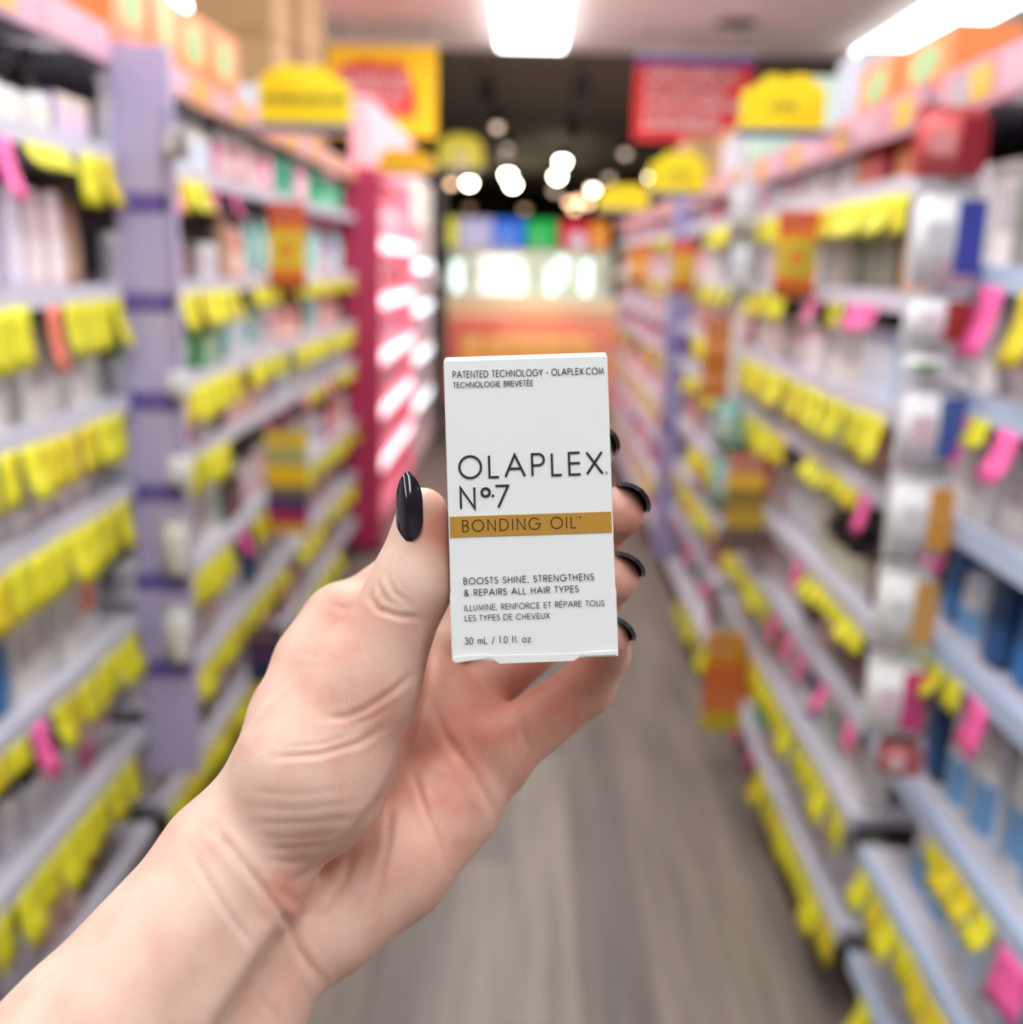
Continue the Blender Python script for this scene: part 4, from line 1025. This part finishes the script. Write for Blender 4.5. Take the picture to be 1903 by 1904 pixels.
glyph('U', .68, [(.06, 1), (.06, .3)] + arc(.34, .3, .28, .3, 180, 360, 16) + [(.62, 1)])
glyph('Z', .56, [(.02, 1), (.54, 1), (.02, 0), (.56, 0)])
glyph('&', .78, [(.74, 0), (.22, .66)] + arc(.34, .8, .19, .2, 215, -45, 14) + [(.18, .42)] + arc(.3, .24, .24, .24, 130, 320, 14) + [(.7, .42)])
glyph(' ', .34)
glyph(',', .14, [(.1, .08), (.03, -.14)])
glyph('.', .14, arc(.07, .05, .062, .062, 0, 330, 11) + ['closed'])
glyph('/', .46, [(.04, -.1), (.42, 1.02)])
glyph('•', .2, arc(.1, .42, .13, .13, 0, 330, 11) + ['closed'])
glyph('7', .6, [(.0, 1), (.6, 1), (.12, 0)])
glyph('3', .56, arc(.27, .76, .22, .24, 150, -70, 14) + [(.24, .53)], [(.24, .53)] + arc(.27, .27, .26, .27, 80, -150, 16))
glyph('0', .6, ring(.3, .5, .26, .5))
glyph('1', .26, [(.02, .93), (.16, 1), (.16, 0)])
glyph('m', .86, [(.06, 0), (.06, .64)], [(.06, .4)] + arc(.245, .42, .185, .22, 180, 0, 10) + [(.43, 0)], [(.43, .4)] + arc(.615, .42, .185, .22, 180, 0, 10) + [(.8, 0)])
glyph('f', .3, [(.12, 0), (.12, .82)] + arc(.26, .85, .14, .16, 180, 100, 8), [(0, .62), (.26, .62)])
glyph('l', .14, [(.07, 0), (.07, 1.02)])
glyph('o', .66, ring(.33, .32, .3, .32))
glyph('z', .46, [(.02, .64), (.42, .64), (.02, 0), (.44, 0)])

def ribbon(pts, w, vs, fs, y):
    closed = pts[-1] == 'closed'
    P = [np.array(p, float) for p in (pts[:-1] if closed else pts)]
    P = [p for i, p in enumerate(P) if i == 0 or np.linalg.norm(p - P[i - 1]) > 1e-9]
    n = len(P); base = len(vs)
    for i in range(n):
        p = P[i]
        t0 = p - P[i - 1] if (i > 0 or closed) else P[1] - p
        t1 = P[(i + 1) % n] - p if (i < n - 1 or closed) else t0
        t0 = t0 / np.linalg.norm(t0); t1 = t1 / np.linalg.norm(t1)
        n0 = np.array([-t0[1], t0[0]]); n1 = np.array([-t1[1], t1[0]])
        m = n0 + n1; L = np.linalg.norm(m)
        m = n0 if L < 1e-6 else m / L
        k = w / 2 / max(.35, float(m @ n0))
        for s in (1, -1):
            q = p + m * k * s
            vs.append((q[0], y, q[1]))
    for i in range(n if closed else n - 1):
        j = (i + 1) % n
        fs.append((base + 2 * i, base + 2 * i + 1, base + 2 * j + 1, base + 2 * j))
def text_mesh(txt, xa, xb, za, zb, cap, w, y=-.00028):
    """lettering from xa to xb (carton metres) with baseline za -> zb"""
    nat = sum(G[c][0] for c in txt) * cap
    sx = min(1.0, ((xb - xa) - .17 * cap * (len(txt) - 1)) / nat)               # narrow the letters a little where the line is tight
    gap = ((xb - xa) - nat * sx) / max(1, len(txt) - 1)
    vs, fs, x = [], [], xa
    for c in txt:
        a, strokes = G[c]
        for st in strokes:
            z0 = za + (zb - za) * (x - xa) / (xb - xa)
            P = [p if p == 'closed' else (x + p[0] * cap * sx, z0 + p[1] * cap) for p in st]
            n0 = len(fs)
            if c in '•.' :
                b = len(vs); Q = [p for p in P if p != 'closed']
                vs.extend([(p[0], y, p[1]) for p in Q]); fs.append(tuple(range(b, b + len(Q))))
            else:
                ribbon(P, w, vs, fs, y)
        x += a * cap * sx + gap
    return mesh_from('lettering', vs, fs)
def letter(txt, pa, pb, cap_px, w_px, name='lettering', y=-.00028, parent=None):
    xa, za = bx_px(*pa); xb, zb = bx_px(*pb)
    return link(name, text_mesh(txt, xa, xb, za, zb, (cap_px - w_px) * S, w_px * S, y), ink, parent or carton)
letter('PATENTED TECHNOLOGY • OLAPLEX.COM', (842.5, 703), (1123, 695.5), 13.2, 1.5)
letter('TECHNOLOGIE BREVETÉE', (843.5, 721.3), (991.8, 717), 11, 1.4)
letter('OLAPLEX', (854, 889.5), (1121, 880.5), 44.5, 4.2)
letter('N', (855.5, 946), (892, 944.8), 43, 4.2)
letter('7', (922.5, 943.5), (949.3, 942.5), 44, 4.2)
_x, _z = bx_px(903.4, 915.7)
vs, fs = [], []
ribbon([(_x + math.cos(t * PI / 15) * 7.4 * S, _z + math.sin(t * PI / 15) * 7.4 * S) for t in range(30)] + ['closed'], 4.6 * S, vs, fs, -.00028)
_x, _z = bx_px(917, 922)
b0 = len(vs); vs += [(_x + math.cos(t * PI / 8) * 2.7 * S, -.00028, _z + math.sin(t * PI / 8) * 2.7 * S) for t in range(16)]; fs.append(tuple(range(b0, b0 + 16)))
link('lettering', mesh_from('lettering', vs, fs), ink, carton)
_x, _z = bx_px(1128, 879.3)
vs, fs = [], []
ribbon([(_x + math.cos(t * PI / 10) * 2.4 * S, _z + math.sin(t * PI / 10) * 2.4 * S) for t in range(20)] + ['closed'], .6 * S, vs, fs, -.00028)
ribbon([(_x - .7 * S, _z - 1.2 * S), (_x - .7 * S, _z + 1.2 * S), (_x + .7 * S, _z + 1 * S), (_x + .6 * S, _z + .1 * S), (_x - .6 * S, _z)], .5 * S, vs, fs, -.00028)
ribbon([(_x, _z), (_x + .8 * S, _z - 1.2 * S)], .5 * S, vs, fs, -.00028)
link('registered_mark', mesh_from('registered_mark', vs, fs), ink, carton)
letter('BONDING OIL', (860, 989), (1072, 981.3), 23, 2.1, parent=band, y=-.0003)
letter('TM', (1071.5, 964.2), (1081, 964), 4.8, .9, 'trade_mark', parent=band, y=-.0003)
letter('BOOSTS SHINE, STRENGTHENS', (862.5, 1086.5), (1104.5, 1078), 13, 1.5)
letter('& REPAIRS ALL HAIR TYPES', (863.5, 1108.2), (1076, 1100.5), 13, 1.5)
letter('ILLUMINE, RENFORCE ET RÉPARE TOUS', (864, 1135.5), (1124, 1126), 11.5, 1.25)
letter('LES TYPES DE CHEVEUX', (865, 1154.7), (1022.5, 1149.5), 11.5, 1.25)
letter('30 mL / 1.0 fl. oz.', (864.5, 1197.8), (991, 1193.3), 13.5, 1.4)

# ================================================================ THE HAND (one continuous surface grown from blended tapering volumes)
def H(px, py, d):                              # camera space, millimetres
    return np.array([(px - CX) * d / FPX, (py - CY) * d / FPX, d], np.float32)
def cap_sdf(p, a, b, ra, rb):
    ba = b - a; pa = p - a
    h = np.clip(pa @ ba / float(ba @ ba), 0, 1)
    d = pa - h[:, None] * ba
    return np.sqrt(np.einsum('ij,ij->i', d, d)) - (ra + (rb - ra) * h)
def smin(a, b, k):
    h = np.clip(.5 + .5 * (b - a) / k, 0, 1)
    return b * (1 - h) + a * h - k * h * (1 - h)
def chain(p, nodes, k=2.0):
    """nodes: (px, py, depth mm, radius px)"""
    out = None
    for (ax_, ay, ad, ar), (bx_, by, bd, br) in zip(nodes, nodes[1:]):
        d = cap_sdf(p, H(ax_, ay, ad), H(bx_, by, bd), ar * ad / FPX, br * bd / FPX)
        out = d if out is None else smin(out, d, k)
    return out
FINGERS = {
    'index':  [(640, 1160, 338, 62), (862, 985, 362, 47), (1040, 880, 356, 44), (1103, 838, 326, 40)],
    'middle': [(730, 1265, 345, 62), (985, 1085, 368, 49), (1115, 985, 350, 49), (1152, 951, 316, 47)],
    'ring':   [(815, 1350, 342, 60), (1035, 1165, 366, 48), (1118, 1100, 348, 45), (1147, 1074, 316, 43)],
    'little': [(915, 1405, 334, 66), (1092, 1276, 344, 51), (1128, 1216, 332, 42), (1137, 1186, 313, 35)],
}
def hand_sdf(p):
    # forearm: thumb-side and little-finger-side columns, joining beyond the frame
    radial = chain(p, [(428, 1640, 283, 143), (175, 1962, 262, 184), (-330, 2560, 226, 290)], 4)
    ulnar = chain(p, [(528, 1752, 291, 92), (372, 2060, 274, 122), (-60, 2720, 236, 230)], 4)
    arm = smin(radial, ulnar, 5)
    palm = chain(p, [(520, 1590, 318, 74), (640, 1160, 338, 66)], 3)
    for nodes in ([(545, 1620, 318, 74), (730, 1270, 347, 64)], [(575, 1680, 316, 72), (820, 1355, 345, 62)],
                  [(610, 1735, 312, 72), (912, 1412, 334, 70)], [(560, 1620, 322, 70), (770, 1350, 338, 62)],
                  [(700, 1270, 340, 56), (905, 1400, 334, 60)], [(650, 1180, 340, 60), (880, 1330, 345, 60)]):
        palm = smin(palm, chain(p, nodes), 9)
    hyp = chain(p, [(622, 1722, 300, 86), (740, 1610, 312, 92), (845, 1502, 324, 82)], 5)
    palm = smin(palm, hyp, 6)
    thenar = chain(p, [(482, 1562, 290, 116), (580, 1438, 287, 137), (672, 1275, 291, 101)], 6)
    thumb = chain(p, [(672, 1275, 291, 101), (764, 1090, 292, 69), (786, 954, 292, 45)], 4)
    thumb = smin(thumb, chain(p, [(770, 1060, 294, 60), (792, 985, 294, 41)]), 3)
    arm = smin(arm, chain(p, [(430, 1590, 286, 112), (520, 1480, 290, 104)]), 8)
    base = smin(arm, palm, 10)
    th = smin(thenar, thumb, 5)
    base = smin(base, th, 3.2)
    base = smin(base, chain(p, [(505, 1500, 305, 108), (550, 1332, 321, 76), (588, 1236, 330, 70), (642, 1162, 337, 63)], 6), 8)          # back of the hand between thumb and index
    out = None
    for f in FINGERS.values():
        d = smin(base, chain(p, f, 3), 3.5)
        out = d if out is None else smin(out, d, .8)
    # flatten where the skin presses on the carton
    q = p / 1000 - _o.astype(np.float32)
    bxp = np.stack([np.abs(q @ _xr.astype(np.float32)) - BW / 2 - .0004, np.abs(q @ _dn.astype(np.float32)) - BH / 2 - .0004, np.abs(q[:, 2] - BD / 2) - BD / 2 - .0004], 1) * 1000
    bd = np.sqrt((np.maximum(bxp, 0) ** 2).sum(1)) + np.minimum(bxp.max(1), 0)
    return -smin(-out, bd, .7)

def surface_nets(f, lo, hi, h, B=10):
    n = [int(math.ceil((hi[i] - lo[i]) / h / B)) * B for i in range(3)]
    lo = np.array(lo, np.float32)
    nb = [k // B for k in n]
    cc = np.stack(np.meshgrid(*[np.arange(k) for k in nb], indexing='ij'), -1).reshape(-1, 3)
    ctr = lo + (cc.astype(np.float32) * B + B / 2) * h
    dv = f(ctr)
    vol = np.repeat(np.repeat(np.repeat(dv.reshape(nb), B, 0), B, 1), B, 2).astype(np.float32)
    act = cc[np.abs(dv) < B * h * .95 + 1.5]
    off = np.stack(np.meshgrid(*[np.arange(B)] * 3, indexing='ij'), -1).reshape(-1, 3)
    for s in range(0, len(act), 400):
        idx = (act[s:s + 400, None, :] * B + off[None]).reshape(-1, 3)
        vol[idx[:, 0], idx[:, 1], idx[:, 2]] = f(lo + idx.astype(np.float32) * h)
    ins = vol < 0
    m = np.zeros([k - 1 for k in vol.shape], np.int8)
    for c in [(i, j, k) for i in (0, 1) for j in (0, 1) for k in (0, 1)]:
        m += ins[c[0]:c[0] + m.shape[0], c[1]:c[1] + m.shape[1], c[2]:c[2] + m.shape[2]]
    cells = np.argwhere((m > 0) & (m < 8))
    idv = np.full(m.shape, -1, np.int32); idv[tuple(cells.T)] = np.arange(len(cells))
    acc = np.zeros((len(cells), 3), np.float32); cnt = np.zeros(len(cells), np.float32)
    corners = [np.array(c) for c in [(i, j, k) for i in (0, 1) for j in (0, 1) for k in (0, 1)]]
    for a in corners:
        for ax_ in range(3):
            if a[ax_] == 1: continue
            b = a.copy(); b[ax_] = 1
            va = vol[tuple((cells + a).T)]; vb = vol[tuple((cells + b).T)]
            x = (va < 0) != (vb < 0)
            t = np.where(x, va / np.where(x, va - vb, 1), 0)
            pt = a + t[:, None] * (b - a)
            acc += np.where(x[:, None], pt, 0); cnt += x
    V = lo + (cells + acc / cnt[:, None]) * h
    quads = []
    for ax_ in range(3):
        u, v = (ax_ + 1) % 3, (ax_ + 2) % 3
        sl0 = [slice(None)] * 3; sl1 = [slice(None)] * 3
        sl0[ax_] = slice(0, -1); sl1[ax_] = slice(1, None)
        x = np.argwhere(ins[tuple(sl0)] != ins[tuple(sl1)])
        x = x[(x[:, u] > 0) & (x[:, v] > 0) & (x[:, u] < m.shape[u]) & (x[:, v] < m.shape[v]) & (x[:, ax_] < m.shape[ax_])]
        du = np.zeros(3, int); du[u] = 1; dvv = np.zeros(3, int); dvv[v] = 1
        q = np.stack([idv[tuple(k.T)] for k in (x - du - dvv, x - dvv, x, x - du)], 1)
        s = ins[tuple(x.T)]
        q[~s] = q[~s][:, ::-1]
        quads.append(q)
    return V, np.concatenate(quads)
HV, HQ = surface_nets(hand_sdf, (-178, -30, 205), (48, 242, 386), .72)

# vertex normals in camera space, then skin folds pressed into the surface along the lines the photograph shows
def normals(V, Q):
    fn = np.cross(V[Q[:, 2]] - V[Q[:, 0]], V[Q[:, 3]] - V[Q[:, 1]])
    N = np.zeros_like(V)
    for k in range(4): np.add.at(N, Q[:, k], fn)
    return N / np.maximum(np.linalg.norm(N, axis=1), 1e-9)[:, None]
HN = normals(HV, HQ)
# relax once for an even skin
def relax(V, Q, it=2):
    for _ in range(it):
        s = np.zeros_like(V); c = np.zeros(len(V))
        for a, b in ((0, 1), (1, 2), (2, 3), (3, 0)):
            np.add.at(s, Q[:, a], V[Q[:, b]]); np.add.at(s, Q[:, b], V[Q[:, a]])
            np.add.at(c, Q[:, a], 1); np.add.at(c, Q[:, b], 1)
        V = V * .5 + .5 * s / np.maximum(c, 1)[:, None]
    return V
HV = relax(HV, HQ)
HN = normals(HV, HQ)
def poly_dist(P, line):
    best = np.full(len(P), 1e9); 
    for a, b in zip(line, line[1:]):
        a = np.array(a, float); b = np.array(b, float); ba = b - a
        h = np.clip((P - a) @ ba / (ba @ ba), 0, 1)
        d = np.linalg.norm(P - a - h[:, None] * ba, axis=1)
        best = np.minimum(best, d)
    return best
def fade(P, line, r):
    """1 along the line, easing to 0 at its two ends"""
    e = np.minimum(np.linalg.norm(P - np.array(line[0]), axis=1), np.linalg.norm(P - np.array(line[-1]), axis=1))
    return np.clip(e / r, 0, 1)
FOLDS = [  # (line in photo pixels, depth mm, half width px)
    ([(396, 1540), (440, 1590), (492, 1655), (535, 1715), (556, 1768), (596, 1822)], .9, 8),
    ([(352, 1580), (400, 1660), (440, 1720), (470, 1760)], .35, 7),
    ([(806, 1190), (793, 1290), (766, 1390), (716, 1480), (656, 1555), (600, 1605), (545, 1644)], 1.0, 9),
    ([(797, 1284), (828, 1369), (876, 1432), (917, 1504), (922, 1535)], .8, 8),
    ([(765, 1426), (790, 1504), (813, 1555), (828, 1605)], .5, 6),
    ([(727, 1490), (721, 1567), (705, 1640), (688, 1700)], .5, 7),
    ([(660, 1570), (640, 1640), (600, 1690), (545, 1712)], .6, 8),
    ([(600, 1690), (660, 1655)], .35, 7),
    ([(727, 1045), (722, 1078), (735, 1104), (765, 1124)], .6, 5),
    ([(712, 1060), (703, 1090), (716, 1114), (745, 1130)], .5, 4.5),
    ([(700, 1085), (689, 1113), (705, 1134), (745, 1147), (785, 1149)], .75, 5),
    ([(735, 1060), (745, 1090), (760, 1105)], .35, 4),
    ([(601, 1334), (645, 1334), (677, 1321), (734, 1284), (770, 1250)], .6, 6),
    ([(640, 1352), (690, 1336), (730, 1310)], .3, 5),
    ([(505, 1408), (592, 1403), (671, 1381), (715, 1350)], .55, 6),
    ([(520, 1392), (600, 1385), (660, 1365)], .3, 5),
    ([(462, 1470), (540, 1478), (640, 1470)], .15, 6), ([(455, 1500), (560, 1507), (660, 1492)], .15, 6),
    ([(470, 1532), (580, 1530), (670, 1520)], .24, 6), ([(480, 1556), (560, 1560), (640, 1548)], .13, 5),
    ([(490, 1580), (570, 1576), (640, 1566)], .22, 6), ([(480, 1600), (550, 1605), (600, 1592)], .24, 6),
    ([(560, 1690), (545, 1668), (505, 1650)], .4, 7),
    ([(610, 1120), (640, 1132), (662, 1130)], .5, 6), ([(560, 1215), (590, 1220), (605, 1205)], .4, 6), ([(545, 1245), (580, 1235)], .3, 6),
    ([(532, 1722), (492, 1785), (450, 1850), (412, 1910), (350, 1990)], 1.7, 12),
    ([(505, 1700), (455, 1775), (405, 1850), (350, 1930)], -.9, 22),
    ([(560, 1840), (600, 1900)], .25, 8), ([(470, 1840), (520, 1900)], .2, 6),
    ([(965, 1312), (972, 1360), (985, 1405)], .5, 6),
]
PXY = np.stack([CX + FPX * HV[:, 0] / HV[:, 2], CY + FPX * HV[:, 1] / HV[:, 2]], 1)
front = np.clip(-HN[:, 2] * 2.2, 0, 1) * (HV[:, 2] < 345)
disp = np.zeros(len(HV))
for line, dep, wid in FOLDS:
    d = poly_dist(PXY, line)
    g = np.exp(-(d / wid) ** 2) - .35 * np.exp(-((d - 2.2 * wid) / (1.3 * wid)) ** 2)
    disp -= dep * .8 * g * fade(PXY, line, 32)
HV = HV + HN * (disp * front)[:, None]
# soft reddening of fingertips, knuckle side and palm, with palm shade painted in too
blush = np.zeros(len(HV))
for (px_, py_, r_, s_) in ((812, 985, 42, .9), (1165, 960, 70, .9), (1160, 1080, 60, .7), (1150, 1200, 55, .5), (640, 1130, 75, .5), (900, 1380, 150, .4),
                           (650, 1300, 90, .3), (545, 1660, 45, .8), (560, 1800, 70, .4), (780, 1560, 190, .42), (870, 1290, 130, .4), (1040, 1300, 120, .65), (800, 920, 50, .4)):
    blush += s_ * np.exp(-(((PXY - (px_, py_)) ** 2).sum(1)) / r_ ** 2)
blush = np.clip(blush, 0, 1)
HVW = cam2world(HV / 1000)
hand_me = bpy.data.meshes.new('hand_and_forearm')
hand_me.from_pydata([tuple(v) for v in HVW], [], [tuple(int(i) for i in q) for q in HQ])
hand_me.polygons.foreach_set('use_smooth', [True] * len(hand_me.polygons))
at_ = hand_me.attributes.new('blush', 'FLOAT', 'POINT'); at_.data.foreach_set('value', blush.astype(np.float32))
hand_me.update()

def skin_material():
    m = bpy.data.materials.new('fair_skin'); m.use_nodes = True
    nt = m.node_tree; p = nt.nodes['Principled BSDF']; L = nt.links.new
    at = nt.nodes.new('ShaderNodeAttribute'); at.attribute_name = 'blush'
    tc = nt.nodes.new('ShaderNodeTexCoord')
    n1 = nt.nodes.new('ShaderNodeTexNoise'); n1.inputs['Scale'].default_value = 75; n1.inputs['Detail'].default_value = 4
    n2 = nt.nodes.new('ShaderNodeTexNoise'); n2.inputs['Scale'].default_value = 900; n2.inputs['Detail'].default_value = 3
    vo = nt.nodes.new('ShaderNodeTexVoronoi'); vo.inputs['Scale'].default_value = 1500
    for q in (n1, n2, vo): L(tc.outputs['Object'], q.inputs['Vector'])
    mx = nt.nodes.new('ShaderNodeMix'); mx.data_type = 'RGBA'
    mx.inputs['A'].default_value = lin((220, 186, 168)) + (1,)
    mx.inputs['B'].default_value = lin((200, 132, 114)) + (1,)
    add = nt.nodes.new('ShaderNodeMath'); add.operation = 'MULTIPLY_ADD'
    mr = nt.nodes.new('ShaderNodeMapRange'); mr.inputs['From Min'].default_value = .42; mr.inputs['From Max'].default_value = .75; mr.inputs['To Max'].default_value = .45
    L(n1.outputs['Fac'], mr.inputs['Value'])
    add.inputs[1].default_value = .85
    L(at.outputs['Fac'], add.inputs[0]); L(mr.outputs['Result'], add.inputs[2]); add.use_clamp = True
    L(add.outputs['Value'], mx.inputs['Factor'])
    L(mx.outputs['Result'], p.inputs['Base Color'])
    p.inputs['Roughness'].default_value = .5
    p.inputs['Specular IOR Level'].default_value = .38
    p.inputs['Subsurface Weight'].default_value = .2
    p.inputs['Subsurface Radius'].default_value = (1.0, .35, .2)
    p.inputs['Subsurface Scale'].default_value = .004
    bp = nt.nodes.new('ShaderNodeBump'); bp.inputs['Strength'].default_value = .07; bp.inputs['Distance'].default_value = .0006
    sm = nt.nodes.new('ShaderNodeMath'); sm.operation = 'ADD'
    L(n2.outputs['Fac'], sm.inputs[0]); L(vo.outputs['Distance'], sm.inputs[1]); L(sm.outputs['Value'], bp.inputs['Height'])
    L(bp.outputs['Normal'], p.inputs['Normal'])
    return m
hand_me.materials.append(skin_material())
person = bpy.data.objects.new('person', hand_me); COL.objects.link(person)
tag(person, 'bare left hand and forearm reaching up to grip a small white carton, dark painted nails', 'person')

# ------------------------------------------------ nails: curved almond plates
nail_mat = mat((20, 11, 30), .1, name='black_plum_polish', spec=.6, coat=.6)
def nail(base, tip, nrm, width, curve, bow=.9, thick=.8, pts=None):
    """base, tip, in camera mm; nrm: outward direction at mid width; curve: radius of the section"""
    base, tip, nrm = (np.array(v, float) for v in (base, tip, nrm))
    ax_ = tip - base; Ln = np.linalg.norm(ax_); ax_ /= Ln
    nrm = nrm - (nrm @ ax_) * ax_; nrm /= np.linalg.norm(nrm)
    side = np.cross(ax_, nrm)
    nu, nv = 15, 13
    outer = []
    for i in range(nu):
        u = i / (nu - 1)
        prof = math.sqrt(max(0, 1 - (1 - min(1, (u + .015) / .34)) ** 2)) * (1 if u < .5 else max(.0, 1 - ((u - .5) / .5) ** 2.3) ** .75)
        hw = width / 2 * max(prof, .06)
        for j in range(nv):
            v = (j / (nv - 1) * 2 - 1)
            th = v * hw / curve
            q = base + ax_ * (u * Ln) + side * (curve * math.sin(th)) + nrm * (curve * (math.cos(th) - 1) + bow * (4 * u * (1 - u)) - .25 * (1 - u))
            outer.append((q, math.cos(th) * nrm + math.sin(th) * side))
    vs = [q + n_ * .0 for q, n_ in outer] + [q - n_ * thick for q, n_ in outer]
    fs = []
    K = nu * nv
    for i in range(nu - 1):
        for j in range(nv - 1):
            a, b, c, d = i * nv + j, i * nv + j + 1, (i + 1) * nv + j + 1, (i + 1) * nv + j
            fs += [(a, b, c, d), (a + K, d + K, c + K, b + K)]
    for i in range(nu - 1):
        for j in (0, nv - 1):
            a, b = i * nv + j, (i + 1) * nv + j
            fs.append((a, b, b + K, a + K) if j else (a, a + K, b + K, b))
    for i in (0, nu - 1):
        for j in range(nv - 1):
            a, b = i * nv + j, i * nv + j + 1
            fs.append((a, a + K, b + K, b) if not i else (a, b, b + K, a + K))
    me = mesh_from('fingernail', cam2world(np.array(vs) / 1000), fs, True)
    o = link('fingernail', me, nail_mat, person)
    bv = o.modifiers.new('round', 'BEVEL'); bv.width = .0003; bv.segments = 2; bv.limit_method = 'ANGLE'; bv.angle_limit = .9
    o['label'] = 'dark glossy fingernail'
    return o
nail(H(757, 1006, 283.6), H(758, 876, 285.0), (-.5, -.02, -.86), 9.6, 6.2, bow=1.0, thick=.9)
def finger_nail(key, spread, n2, width=1.0, ahead=3.0, thick=1.15):
    px_, py_, d_, r_ = FINGERS[key][-1]
    c = H(px_, py_, d_).astype(float); r = r_ * d_ / FPX
    n = np.array([n2[0], n2[1], 0.0]); n /= np.linalg.norm(n)
    base = c + n * (r + .5) + np.array([0, 0, 8.0])
    tip = c + n * (r + 1.0) + np.array([0, 0, -r - ahead])
    nail(base, tip, n + np.array([0, 0, -.1]), spread * r * width, r + .9, bow=.5, thick=thick)
finger_nail('middle', 2.0, (.66, -.75)); finger_nail('ring', 1.9, (.66, -.75)); finger_nail('little', 1.9, (.8, -.6)); finger_nail('index', 1.9, (.8, -.6))
label_rows(); label_tickets()
